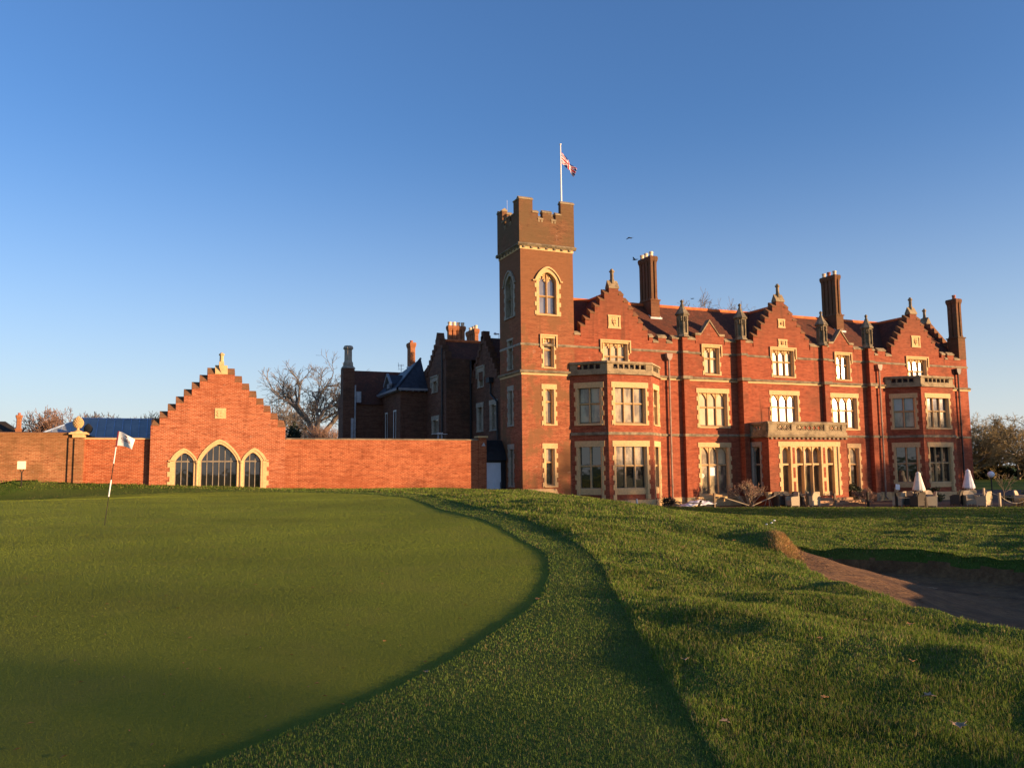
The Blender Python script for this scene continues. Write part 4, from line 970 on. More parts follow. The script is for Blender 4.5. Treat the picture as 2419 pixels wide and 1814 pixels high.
q = MB(WORLD); q.box(-27.56, -27.2, 1.0, 1.22, 0.28, 0.68); q.build('cabinet', 'cream_box', bx)
q = MB(WORLD); q.tube([(-27.36, 1.12, -0.7), (-27.36, 1.12, 0.1)], 0.035, n=6); q.tube([(-27.36, 1.12, 0.08), (-27.46, 1.12, 0.28)], 0.02, n=5); q.tube([(-27.36, 1.12, 0.08), (-27.26, 1.12, 0.28)], 0.02, n=5); q.build('post', 'wood_dark', bx)

# glazed blue roof behind the wall
gr = thing('glasshouse', 'low building with a hipped blue glazed roof behind the garden wall', 'glasshouse', (-22, 9, 0))
q = MB(WORLD); ridge = [(-25.34, 9, 3.36), (-15, 9, 3.36)]; e0, e1 = (-29.6, 5.2, 1.2), (-15, 5.2, 1.2)
q.poly([e0, e1, ridge[1], ridge[0]]); q.poly([e0, ridge[0], (-29.6, 12.8, 1.2)]); q.poly([ridge[0], ridge[1], (-15, 12.8, 1.2), (-29.6, 12.8, 1.2)]); q.build('roof_glazing', 'glass_blue', gr)
q = MB(WORLD); q.tube(ridge, 0.06, n=6); q.tube([e0, ridge[0]], 0.045, n=6)
for i in range(24):
    x = -25.34 + 0.46 * i
    if x < -15: q.tube([(x, 5.2, 1.23), (x, 9, 3.39)], 0.028, n=4)
for i in range(1, 9):
    f = i / 9; q.tube([(-29.6 + 4.26 * f, 5.2, 1.22), (-25.34, 9, 3.38)] if f < 0.0 else [(-29.6 + 4.26 * f, 5.2, 1.22), (-29.6 + 4.26 * f, 5.2 + 3.8 * f, 1.2 + 2.16 * f)], 0.025, n=4)
    q.tube([(-29.6, 5.2 + 3.8 * f, 1.22), (-29.6 + 4.26 * f, 5.2 + 3.8 * f, 1.2 + 2.16 * f)], 0.025, n=4)
q.build('glazing_bars', 'blue_metal', gr)
q = MB(WORLD); q.box(-29.5, -15, 5.3, 12.7, -1.5, 1.2); q.build('wall', 'brick_new', gr)

# =================================================================== shaded rear wing
XA, XC, YB, YD = 0.15, -1.8, 9.64, 14.46
WA = Fr((XA, 0, 0), (0, -1, 0), (-1, 0, 0)); WC = Fr((XC, 0, 0), (0, -1, 0), (-1, 0, 0))
wing = thing('shaded_wing', 'dark shaded brick wing with two narrow stepped gables behind the tower', 'wing', (3, 9, -1.5))
k = dict(mat='stone_shade_side', pane='glass_grey', quoin=False)
h = [window(wing, WA, -8.32, -6.92, 5.85, 7.32, 2, arch=1, hood=True, **k), window(wing, WA, -8.58, -7.08, 2.7, 4.8, 3, tr=3.9, **k), window(wing, WA, -5.99, -4.44, 2.66, 4.8, 3, tr=3.9, **k)]
q = MB(WA); wall_rect(q, -YB, -3.58, GZ, 6.4, h); wall = q
wall.fr = WA; wall.poly([(-YB, 0, 6.4), (-4.3, 0, 6.4), (-7.1, 0, 9.6)])
q = MB(Fr((0, YB, 0), (1, 0, 0), (0, -1, 0))); wall_rect(q, XC, XA, GZ, 8.15, []); k0 = len(wall.v); wall.v += q.v; wall.f += [[i + k0 for i in f] for f in q.f]; wall.mi += q.mi
hc2 = [window(wing, WC, -13.15, -11.49, 5.84, 7.04, 3, arch=1, hood=True, **k), window(wing, WC, -13.17, -11.27, 2.72, 4.1, 3, **k)]
q = MB(WC); wall_rect(q, -16.5, -YB, GZ, 7.4, hc2); q.poly([(-16.5, 0, 7.4), (-YB, 0, 7.4), (-YB, 0, 8.15), (-11.6, 0, 10.0), (-13.9, 0, 8.2)]); k0 = len(wall.v); wall.v += q.v; wall.f += [[i + k0 for i in f] for f in q.f]; wall.mi += q.mi
wall.build('wall', 'brick_shade', wing)
cp, cp2 = MB(WORLD), MB(WORLD)
for i in range(7):
    f = i / 7
    for s, run in ((1, 2.4), (-1, 2.7)):
        y = 7.1 + s * run * (1 - f); cp.box(XA - 0.08, XA + 0.42, min(y, y - s * run / 7), max(y, y - s * run / 7), 6.3 + 3.1 * f, 6.3 + 3.1 * f + 0.55)
    y = 11.6 + 2.9 * (1 - f); cp2.box(XC - 0.07, XC + 0.42, y - 2.9 / 7, y, 7.3 + 2.4 * f, 7.3 + 2.4 * f + 0.5)
    if i > 3:
        y = 11.6 - 1.96 * (1 - (i - 4) / 3); cp2.box(XC - 0.07, XC + 0.42, y, y + 1.96 / 3, 8.1 + (i - 4) * 0.55, 8.1 + (i - 4) * 0.55 + 0.6)
cp.box(XA - .08, XA + .42, 6.9, 7.3, 9.3, 9.85); cp2.prism_u([(11.35, 9.7), (11.95, 9.7), (11.6, 10.35)], XC - 0.08, XC + 0.5)
cp.build('stepped_gable', 'brick_shade', wing); cp2.build('stepped_gable', 'brick_shade', wing)
q = MB(WORLD)
q.poly([(XC + .3, YB, 8.12), (8, YB, 8.12), (8, 11.6, 9.75), (XC + .3, 11.6, 9.75)]); q.poly([(XC + .3, 11.6, 9.75), (8, 11.6, 9.75), (8, 16, 7.6), (XC + .3, 16, 7.6)])
q.poly([(XA + .2, 7.1, 9.4), (6, 7.1, 9.4), (6, 4.0, 6.3), (XA + .2, 4.0, 6.3)]); q.poly([(XA + .2, 7.1, 9.4), (6, 7.1, 9.4), (6, YB, 6.5), (XA + .2, YB, 6.5)])
ro = q.build('roof', 'tiles', wing)
q = MB(WORLD); q.tube([(XC + 0.5, 11.6, 9.78), (8, 11.6, 9.78)], 0.11, n=6); q.build('ridge_tiles', 'ridge', ro)
stack(wing, -0.42, 1.05, 13.3, 13.75, 7.5, 9.95, 11.28, 4, 1, 'brick_orange', [(-0.22 + .36 * i, 13.5, 'pot') for i in range(4)], 0.3)
stack(wing, 2.15, 2.62, 14.4, 16.4, 7.5, 9.9, 11.35, 1, 4, 'brick_orange', [(2.4, 14.65, 'pot'), (2.4, 15.2, 'pot'), (2.4, 15.9, 'pot')], 0.3)
q = MB(WA)
q.tube([(-5.45, 0.12, 6.2), (-5.45, 0.12, 5.2), (-4.3, 0.12, 4.6), (-4.2, 0.12, 2)], 0.07, n=6); q.box(-5.75, -5.15, 0.02, 0.35, 6.0, 6.35); q.tube([(-9.5, 0.1, 8), (-9.5, 0.1, -1)], 0.07, n=6)
q.build('drainpipe', 'black', wing)
q = MB(WC); q.tube([(-10.3, 0.1, 9), (-10.3, 0.1, -1)], 0.06, n=6); q.build('drainpipe', 'black', wing)
q = MB(WORLD); q.tube([(2.12, 9, 7.5), (2.12, 9, 10.0)], 0.02, n=5); q.tube([(1.85, 9, 10.03), (2.15, 9, 10.06)], 0.05, n=6); q.lathe(1.82, 9, [(0.01, 9.97), (0.12, 10.03), (0.12, 10.1), (0.01, 10.16)], 8)
tag(q.build('security_camera', 'white', loc=(2.1, 9, 8)), 'white camera on a thin pole beside the tower roofline', 'camera')

blk = thing('side_block', 'low shaded brick block with a hipped slate roof and white eaves', 'building', (-3, 17, -1.5))
XD = -3.9; DL = Fr((XD, 0, 0), (0, -1, 0), (-1, 0, 0)); DFr = Fr((0, YD, 0), (1, 0, 0), (0, -1, 0))
k = dict(mat='white', pane='glass_grey', quoin=False, hood=False, jamb=0.08, lin=0.1, sill=0.08)
h = [window(blk, DL, -19.05, -18.3, 1.4, 4.73, 1, tr=3.2, **k), window(blk, DL, -16.45, -15.65, 1.4, 4.75, 1, tr=3.2, **k)]
q = MB(DL); wall_rect(q, -21, -YD, GZ, 6.12, h); w_ = q
q = MB(DFr); wall_rect(q, XD, XC, GZ, 6.12, []); k0 = len(w_.v); w_.v += q.v; w_.f += [[i + k0 for i in f] for f in q.f]; w_.mi += q.mi
w_.build('wall', 'brick_shade', blk)
q = MB(WORLD); A_, B_, C_, D_ = (-4.25, 14.1, 6.32), (XC - .02, 14.1, 6.32), (-4.25, 21.3, 6.32), (XC - .02, 16.0, 8.95)
q.poly([A_, B_, D_]); q.poly([A_, D_, (-2.2, 21.3, 8.2), C_]); ro = q.build('roof', 'slate', blk)
q = MB(WORLD); q.tube([A_, D_], 0.09, n=5); q.build('hip_lead', 'slate', ro)
q = MB(WORLD); q.box(-4.3, XC - .02, 14.05, 14.17, 6.16, 6.34); q.box(-4.3, -4.18, 14.05, 21.3, 6.16, 6.34)
for i in range(14): q.box(-4.18, -3.9, 14.4 + i * 0.5, 14.48 + i * .5, 6.1, 6.2)
for i in range(5): q.box(-4.0 + i * .5, -3.92 + i * .5, 14.17, 14.46, 6.1, 6.2)
q.build('eaves', 'trim_grey', blk)
dm = MB(Fr((-4.0, 0, 0), (0, -1, 0), (-1, 0, 0)))
dm.prism_w([(-18.4, 6.45), (-16.6, 6.45), (-16.6, 6.9), (-17.5, 7.7), (-18.4, 6.9)], -1.2, 0.05); do = dm.build('dormer', 'slate', blk)
dm = MB(Fr((-4.0, 0, 0), (0, -1, 0), (-1, 0, 0)))
for s in (-1, 1): dm.prism_w([(-17.5, 7.62), (-17.5, 7.82), (-17.5 + s * 1.15, 6.9), (-17.5 + s * 1.1, 6.74)], 0.05, 0.22)
dm.box(-17.85, -17.15, 0.05, 0.1, 6.6, 6.95); dm.build('bargeboard', 'trim_grey', do)
stack(blk, -1.12, -0.62, 21.6, 22.5, 5, 8.6, 11.1, 1, 1, 'brick_orange', [(-0.9, 21.9, 'pot_red')], 0.2, g=0.0)
q = MB(WORLD); q.tube([(-2.06, 21, 7.4), (-2.06, 21, 9.05)], 0.025, n=5)
for z in (8.3, 8.6, 8.9, 9.0): q.tube([(-2.35, 21, z), (-1.8, 21, z + .05)], 0.015, n=4)
q.tube([(-2.25, 21, 8.6), (-2.32, 21, 9.2)], 0.02, n=4); tag(q.build('tv_aerial', 'grey_metal', loc=(-2.06, 21, 7.5)), 'spindly television aerial beside the orange chimney', 'aerial')
q = MB(WORLD); q.lathe(-1.45, 20.9, [(0.02, 8.68), (0.16, 8.74), (0.18, 8.84), (0.02, 8.9)], 10); q.tube([(-1.45, 20.9, 8.7), (-1.2, 21.2, 8.35)], 0.03, n=5)
tag(q.build('satellite_dish', 'white', loc=(-1.45, 21, 8.7)), 'small pale dish fixed to the orange chimney stack', 'dish')

far = thing('far_range', 'dark far range with an octagonal stone chimney at its left end', 'building', (-5, 21, -1.5))
YE = 19.9
q = MB(WORLD); q.box(-6.4, -3.5, YE, 26, GZ, 5.55); q.box(-7.28, -6.35, YE - .25, YE + 0.8, GZ, 8.4)
q.prism_u([(YE, 5.5), (22.9, 8.55), (25.9, 5.5)], -6.5, -6.2); q.build('wall', 'brick_shade', far)
q = MB(WORLD); q.poly([(-6.3, YE - .15, 5.45), (0, YE - .15, 5.45), (0, 22.9, 8.6), (-6.3, 22.9, 8.6)]); q.poly([(-6.3, 22.9, 8.6), (0, 22.9, 8.6), (0, 26, 5.4), (-6.3, 26, 5.4)]); q.build('roof', 'tiles', far)
q = MB(WORLD); q.lathe(-6.8, YE + .2, [(0.62, 8.4), (0.55, 8.5), (0.42, 8.62), (0.40, 8.9), (0.34, 8.98), (0.32, 9.05), (0.31, 9.95), (0.42, 10.05), (0.42, 10.12), (0.34, 10.28), (0.3, 10.3)], 8, R(22.5)); q.build('chimney', 'stone_shade_side', far)
q = MB(WORLD); q.tube([(-6.3, YE - .35, 7), (-6.3, YE - .35, 2)], 0.06, n=6); q.box(-6.2, -5.8, YE - .3, YE - .02, 5.6, 6.5); q.box(-6.62, -6.4, YE - .28, YE - .26, 0, 4.3); q.build('drainpipe', 'grey_metal', far)

hs_ = thing('far_house', 'distant house with a dark hipped roof and a tall brick chimney', 'house', (-38, 60, 0))
q = MB(WORLD); q.box(-50, -37, 59, 68, -2, 3.5); q.build('wall', 'brick_old', hs_)
q = MB(WORLD); q.poly([(-50, 58.6, 3.6), (-34.2, 58.6, 3.6), (-37.3, 63, 6.1), (-50, 63, 6.1)]); q.poly([(-34.2, 58.6, 3.6), (-34.2, 68, 3.6), (-37.3, 63, 6.1)]); q.build('roof', 'wood_dark', hs_)
stack(hs_, -35.75, -35.28, 59.5, 60.1, 2, 5.0, 6.65, 1, 1, 'brick_orange', [(-35.52, 59.8, 'pot_red')], 0.25, g=0)

# =================================================================== ground
CTL = np.array([(-22.33,-44.16,-1.51),(-24.61,-37.75,-1.374),(-27.34,-30.05,-1.235),(-30.98,-19.79,-1.087),(-35.52,-6.97,-0.966),(-40.07,5.85,-0.915),(-21.49,-44.51,-1.51),(-22.37,-38.69,-1.374),(-23.41,-31.71,-1.235),(-24.81,-22.4,-1.087),(-26.55,-10.75,-0.966),(-28.3,0.89,-0.915),(-20.79,-44.81,-1.51),(-20.5,-39.48,-1.374),(-20.14,-33.09,-1.235),(-19.67,-24.56,-1.087),(-19.08,-13.91,-0.966),(-18.49,-3.25,-0.915),(-20.09,-45.11,-1.51),(-18.63,-40.27,-1.374),(-16.87,-34.47,-1.235),(-14.53,-26.73,-1.087),(-11.6,-17.06,-0.966),(-18.86,-44.53,-1.482),(-17.81,-42.8,-1.427),(-20.58,-47.08,-1.569),(-16.21,-38.02,-1.301),(-40,1.6,-0.4),(-28,1.6,-0.42),(-24.7,1.6,-0.56),(-21.4,1.6,-0.68),(-18,1.6,-0.82),(-14,1.6,-0.95),(-8,1.6,-1.1),(-3,1.6,-1.2),(-0.5,1.6,-1.28),(-40,12,-0.8),(-40,40,-0.8),(-20,12,-0.8),(-20,40,-0.8),(-6,12,-0.8),(-6,40,-0.8),(-11.18,-16.31,-0.97),(-8.98,-14.19,-0.95),(-7.17,-14.96,-0.95),(-8.2,-22.02,-1.08),(-7.68,-22.68,-1.2),(-7.14,-25.89,-1.3),(-7.5,-28.8,-1.27),(-8.85,-32.49,-1.3),(-9.04,-33.64,-1.35),(-9.9,-35.07,-1.42),(-10.46,-35.2,-1.52),(-12.9,-39.5,-1.5),(-13.39,-40.73,-1.48),(-13.97,-42.11,-1.45),(-14.18,-43.01,-1.42),(-14.34,-43.74,-1.42),(-16.2,-39.55,-1.345),(-16.39,-40.64,-1.335),(-17.07,-42.39,-1.4),(-15.51,-40.97,-1.35),(-17.47,-43.46,-1.455),(-16.3,-43.49,-1.42),(-16.77,-44.56,-1.52),(-13.92,-37.34,-1.29),(-12.73,-32.08,-1.14),(-5.62,-30.22,-2.2),(-4.85,-31.53,-2.2),(-4.02,-33.34,-2.2),(-3.44,-35.23,-2.2),(-2.35,-37.01,-2.2),(1.15,-23.36,-2.3),(4.96,-25.65,-2.3),(8.26,-26.8,-2.35),(6.35,-11.31,-2.45),(9.5,-3.2,-2.5),(14.8,-4.8,-2.58),(19.7,-7,-2.6),(23.8,-9.9,-2.6),(28.5,-12.6,-2.6),(35,-15,-2.6),(12,-8,-2.5),(18,-14,-2.48),(26,-20,-2.45),(9.5,0,-2.5),(16,0,-2.6),(25,0,-2.6),(39,0,-2.6),(60,-10,-2.6),(60,-40,-2.4),(60,15,-2.6),(40,20,-2.6),(40,-60,-2.2),(0,-70,-1.8),(20,-60,-1.9),(-60,-60,-1.8),(-60,-20,-1.4),(0,0,-1.35),(3.4,-0.2,-1.95),(5,-2.2,-2.25),(8,-2.2,-2.4),(10,12,-2),(20,40,-1.5),(80,60,-2.0),(-60,60,-1),(100,-60,-2.2),(-1,-41.8,-1.35),(1.5,-40.2,-1.35),(-3.2,-44.8,-1.35),(4,-43.5,-1.4),(-8,-47.5,-1.4),(-1.3,-38.6,-1.75)])  # closing points raise an unseen bunker rim, added to shade the sand
def _tps(P):
    n = len(P); X = P[:, :2] / 30.0; d = np.hypot(X[:, None, 0] - X[None, :, 0], X[:, None, 1] - X[None, :, 1])
    Kk = d * d * np.log(d + 1e-9) + np.eye(n) * 2e-4
    A = np.zeros((n + 3, n + 3)); A[:n, :n] = Kk; A[:n, n] = 1; A[:n, n + 1:] = X; A[n:, :n] = A[:n, n:].T
    return X, np.linalg.solve(A, np.concatenate([P[:, 2], np.zeros(3)]))
TX, TW_ = _tps(CTL)
def tps(x, y):
    out = np.empty(len(x))
    for i in range(0, len(x), 20000):
        a = np.stack([x[i:i + 20000], y[i:i + 20000]], 1) / 30.0
        d = np.hypot(a[:, None, 0] - TX[None, :, 0], a[:, None, 1] - TX[None, :, 1])
        out[i:i + 20000] = (d * d * np.log(d + 1e-9)) @ TW_[:-3] + TW_[-3] + a @ TW_[-2:]
    return out
def crv(P, closed=False, n=8):
    P = [np.array(p, float) for p in P]; out = []; m = len(P)
    for i in range(m if closed else m - 1):
        a, b, c, d = (P[(i - 1) % m], P[i], P[(i + 1) % m], P[(i + 2) % m]) if closed else (P[max(i - 1, 0)], P[i], P[i + 1], P[min(i + 2, m - 1)])
        for k in range(n):
            t = k / n; out.append(0.5 * (2 * b + (c - a) * t + (2 * a - 5 * b + 4 * c - d) * t * t + (3 * b - a - 3 * c + d) * t ** 3))
    if not closed: out.append(P[-1])
    return np.array(out)
GREEN = np.vstack([crv([(-23.5, -44.9), (-21.9, -44.05), (-20.73, -43.34), (-20.31, -43.05), (-19.68, -42.59), (-19.03, -42.02), (-17.98, -40.83), (-17.19, -39.76), (-16.23, -37.95), (-15.48, -36.06), (-14.55, -32.15), (-14.1, -28.62), (-13.8, -25.58), (-13.2, -21.64), (-12.5, -17.76), (-12.6, -13.0), (-13.9, -8.6), (-16.2, -5.4), (-19.4, -3.7), (-24, -2.3), (-29, -1.6), (-36, -1.2)]), [(-48, -1.2), (-52, -47), (-30, -46.5)]])
APRON = np.vstack([crv([(-18.9, -46.2), (-18.6, -45.2), (-18.35, -44.44), (-17.78, -43.13), (-17.26, -41.88), (-16.22, -39.59), (-15.33, -37.65), (-14.2, -34.36), (-13.49, -30.62), (-13.0, -26.06), (-12.2, -21.24), (-11.33, -16.5), (-11.2, -12.5), (-12.2, -8.0), (-14.5, -3.5), (-18, -1.2), (-24, 0.3), (-30, 0.6), (-36, .6)]), [(-60, 0.6), (-60, -56), (-19.2, -52)]])
BUNK = crv([(-9.75, -34.75), (-10.35, -35.5), (-11.5, -37.2), (-12.9, -39.5), (-13.4, -40.73), (-13.97, -42.1), (-14.2, -43.0), (-14.3, -43.9), (-13, -45.6), (-9, -45.5), (-4.5, -42.5), (-2.4, -39), (-2.4, -37), (-3.44, -35.23), (-4.02, -33.34), (-4.85, -31.53), (-5.7, -30.1), (-7.1, -30.6), (-8.6, -32.8)], True)
BLEFT = crv([(-9.75, -34.75), (-10.35, -35.5), (-11.5, -37.2), (-12.9, -39.5), (-13.4, -40.73), (-13.97, -42.1), (-14.2, -43.0), (-14.3, -43.9)])
BFAR = crv([(-14.3, -43.9), (-13, -45.6), (-9, -45.5), (-4.5, -42.5), (-2.4, -39), (-2.4, -37), (-3.44, -35.23), (-4.02, -33.34), (-4.85, -31.53), (-5.7, -30.1), (-7.1, -30.6), (-8.6, -32.8), (-9.75, -34.75)])
TERR = np.array([(8.9, 3), (9.4, -2.6), (9.5, -2.75), (14.8, -4.4), (19.7, -6.6), (23.8, -9.5), (28.5, -12.2), (36, -15.5), (50, -18), (56, -6), (44, 3)])
def inside(P, x, y):
    r = np.zeros(len(x), bool); j = len(P) - 1
    for i in range(len(P)):
        xi, yi, xj, yj = P[i][0], P[i][1], P[j][0], P[j][1]
        if yi != yj: r ^= ((yi > y) != (yj > y)) & (x < (xj - xi) * (y - yi) / (yj - yi) + xi)
        j = i
    return r
def dist(P, x, y, closed=True):
    d = np.full(len(x), 1e9); m = len(P)
    for i in range(m if closed else m - 1):
        a, b = P[i], P[(i + 1) % m]; e = b - a; L = e @ e
        t = np.clip(((x - a[0]) * e[0] + (y - a[1]) * e[1]) / max(L, 1e-9), 0, 1)
        d = np.minimum(d, np.hypot(x - a[0] - t * e[0], y - a[1] - t * e[1]))
    return d
def sstep(a, b, v): t = np.clip((v - a) / (b - a), 0, 1); return t * t * (3 - 2 * t)
_rg = np.random.RandomState(11); _w = [(_rg.uniform(.6, 1.6) * f, _rg.uniform(0, 6.28), _rg.uniform(0, 6.28), am) for f, am in [(0.5, .022)] * 4 + [(1.1, .014)] * 6 + [(2.6, .009)] * 8 + [(6.0, .005)] * 8]
def lumps(x, y):
    z = np.zeros(len(x))
    for f, a, p, am in _w: z += am * np.sin(f * (x * math.cos(a) + y * math.sin(a)) + p)
    return z
SFLOOR = -2.62
def terrain(x, y):
    """Height plus zone (0 rough, 1 putting green, 2 apron, 3 sand, 4 terrace)."""
    x = np.asarray(x, float); y = np.asarray(y, float)
    z = tps(x, y); r = np.hypot(x - CP.x, y - CP.y); k = sstep(62, 110, r); z = z * (1 - k) + np.where(y > -10, -1.6, -2.2) * k
    ig, ia = inside(GREEN, x, y), inside(APRON, x, y); ib = inside(BUNK, x, y); it = inside(TERR, x, y)
    dg = np.where(ig, 1, -1) * dist(GREEN, x, y); da = np.where(ia, 1, -1) * dist(APRON, x, y)
    jit = 0.018 * np.sin(7.3 * x + 2 * np.sin(5.1 * y)) * np.sin(6.7 * y + 1.7 * np.sin(4.3 * x)); dg = dg + jit; da = da + 1.6 * jit; ig = ig & (dg > 0) | (~ig & ia & (dg > 0)); 
    near = r < 75
    z += np.where(near, lumps(x, y) * (1 - sstep(-0.5, 0.1, da)) * np.where(it, 0, 1), 0) * (1 - sstep(40, 60, r) * 0.6)
    z += 0.018 * (1 - sstep(-0.06, 0.02, da)) - 0.02 * sstep(-0.03, 0.02, dg)
    dl = dist(BLEFT, x, y, False); df = dist(BFAR, x, y, False); db = np.minimum(dl, df); left = 1 - sstep(-9.5, -6.5, x + 0.35 * (y + 38))
    f = np.where(ib, sstep(0, 1, df / 0.4) * np.clip(0.10 * sstep(0, 0.25, dl) + 0.9 * (dl / 4.2) ** 0.9, 0, 1), 0)
    z = z + 0.09 * np.where(ib, 0, np.exp(-(db / 0.45) ** 2)) * (1 - left)
    fl = SFLOOR + 0.5 * lumps(x, y); z = z * (1 - f) + fl * f
    zone = np.zeros(len(x), int); zone[ia] = 2; zone[ig] = 1; zone[ib & (f > 0.86 - 0.84 * left)] = 3; zone[it] = 4
    z = np.where(it, -2.6, z)
    z = np.where(inside(np.array([(-60, 2.0), (60, 2.0), (60, 30), (-60, 30)]), x, y), np.minimum(z, -1.3), z)
    return z, zone
FWD = math.atan2(0.3876, 0.9162)
ang = np.concatenate([np.radians(np.arange(-40, 40.001, 0.15)), np.radians(np.arange(44, 319, 4.0))]) + FWD
rad = np.concatenate([[0.02, 0.5, 1, 1.6, 2.3, 3, 3.6], np.exp(np.arange(math.log(4.0), math.log(60), 0.0052)), np.exp(np.linspace(math.log(60.5), math.log(3000), 60))])
na, nr = len(ang), len(rad)
gx = (CP.x + rad[:, None] * np.sin(ang)[None, :]).ravel(); gy = (CP.y + rad[:, None] * np.cos(ang)[None, :]).ravel()
gz, _z = terrain(gx, gy)
I, J = np.meshgrid(np.arange(nr - 1), np.arange(na), indexing='ij'); J2 = (J + 1) % na
quads = np.stack([I * na + J, (I + 1) * na + J, (I + 1) * na + J2, I * na + J2], -1).reshape(-1, 4)
fx, fy = gx[quads].mean(1), gy[quads].mean(1)
_, fz = terrain(fx, fy)
BIN = inside(BUNK, fx, fy) | (dist(BUNK, fx, fy) < 0.28)
fz[BIN & (fz == 3)] = 0
def npmesh(name, V, Fq, mat, cols=None, smooth=True, parent=None):
    me = D.meshes.new(name); V = np.asarray(V, np.float32); k = Fq.shape[1]
    me.vertices.add(len(V)); me.vertices.foreach_set('co', V.ravel())
    me.loops.add(Fq.size); me.loops.foreach_set('vertex_index', Fq.ravel().astype(np.int32))
    me.polygons.add(len(Fq)); me.polygons.foreach_set('loop_start', (np.arange(len(Fq)) * k).astype(np.int32))
    me.materials.append(M[mat])
    if cols is not None:
        a = me.color_attributes.new('col', 'FLOAT_COLOR', 'POINT'); c = np.ones((len(V), 4), np.float32); c[:, :3] = cols; a.data.foreach_set('color', c.ravel())
    me.update(calc_edges=True)
    if smooth: me.polygons.foreach_set('use_smooth', np.ones(len(Fq), bool))
    o = D.objects.new(name, me); COL.objects.link(o)
    if parent: o.parent = parent
    o['_off'] = (0.0, 0.0, 0.0)
    return o
for zid, nm, mt in ((0, 'ground', 'rough'), (1, 'green_ground', 'green'), (2, 'apron_ground', 'apron'), (4, 'terrace_pavement', 'paving')):
    Q = quads[(fz == zid) & ~BIN]; used, inv = np.unique(Q, return_inverse=True)
    V = np.stack([gx[used], gy[used], gz[used]], 1)
    kind(npmesh(nm, V, inv.reshape(-1, 4), mt), 'structure')

# the bunker: rings that follow its outline, grass face above, sand below
seg = np.hypot(*(np.roll(BUNK, -1, 0) - BUNK).T); cum = np.concatenate([[0], np.cumsum(seg)]); m_ = 900; tt = np.linspace(0, cum[-1], m_, endpoint=False)
BC = np.vstack([BUNK, BUNK[:1]]); RP = np.stack([np.interp(tt, cum, BC[:, 0]), np.interp(tt, cum, BC[:, 1])], 1)
for _ in range(6): RP = (np.roll(RP, 1, 0) + RP * 2 + np.roll(RP, -1, 0)) / 4
tn = np.roll(RP, -3, 0) - np.roll(RP, 3, 0); tn /= np.linalg.norm(tn, axis=1)[:, None]; nn = np.stack([-tn[:, 1], tn[:, 0]], 1)
if not inside(BUNK, *(RP[:1] + nn[:1] * 0.3).T)[0]: nn = -nn
for _ in range(60): nn = (np.roll(nn, 1, 0) + nn * 2 + np.roll(nn, -1, 0)) / 4
nn /= np.linalg.norm(nn, axis=1)[:, None]
DS = [-0.8, -0.5, -0.3, -0.15, -0.06, 0, 0.03, 0.06, 0.1, 0.14, 0.18, 0.23, 0.28, 0.34, 0.42, 0.55, 0.7, 0.9, 1.15, 1.45, 1.75, 2.2]
rings = []; 
for d_ in DS:
    X = RP + nn * d_; zz, _q = terrain(X[:, 0], X[:, 1]); rings.append(np.stack([X[:, 0], X[:, 1], zz + (0.006 if d_ > -0.7 else -0.05)], 1))
leftness = 1 - sstep(-9.5, -6.5, RP[:, 0] + 0.35 * (RP[:, 1] + 38))
thr = 0.05 * leftness + 0.17 * (1 - leftness) + 0.02 * np.sin(np.arange(m_) * 0.21) + 0.015 * np.sin(np.arange(m_) * 0.083)
qa, qb = [], []
for k in range(len(DS) - 1):
    i = np.arange(m_); q_ = np.stack([k * m_ + i, k * m_ + (i + 1) % m_, (k + 1) * m_ + (i + 1) % m_, (k + 1) * m_ + i], 1); sel = (DS[k] + DS[k + 1]) / 2 > thr
    qb.append(q_[sel]); qa.append(q_[~sel])
VV = np.vstack(rings)
def sub(name, Q, mat, extra=None):
    used, inv = np.unique(Q, return_inverse=True); o = npmesh(name, VV[used], inv.reshape(-1, 4), mat); return kind(o, 'structure')
sub('bunker_ground', np.vstack(qa), 'rough'); sub('sand_bank', np.vstack(qb), 'sand')
gxs, gys = np.meshgrid(np.arange(-15, -1.5, 0.12), np.arange(-46, -29.5, 0.12)); sh = gxs.shape; sz_, _q = terrain(gxs.ravel(), gys.ravel()); okv = inside(BUNK, gxs.ravel(), gys.ravel()) & (dist(BUNK, gxs.ravel(), gys.ravel()) > 1.9)
ii = np.arange(gxs.size).reshape(sh); fq = np.stack([ii[:-1, :-1], ii[:-1, 1:], ii[1:, 1:], ii[1:, :-1]], -1).reshape(-1, 4); fq = fq[okv[fq].all(1)]; used, inv = np.unique(fq, return_inverse=True)
kind(npmesh('sand_ground', np.stack([gxs.ravel(), gys.ravel(), sz_], 1)[used], inv.reshape(-1, 4), 'sand'), 'structure')
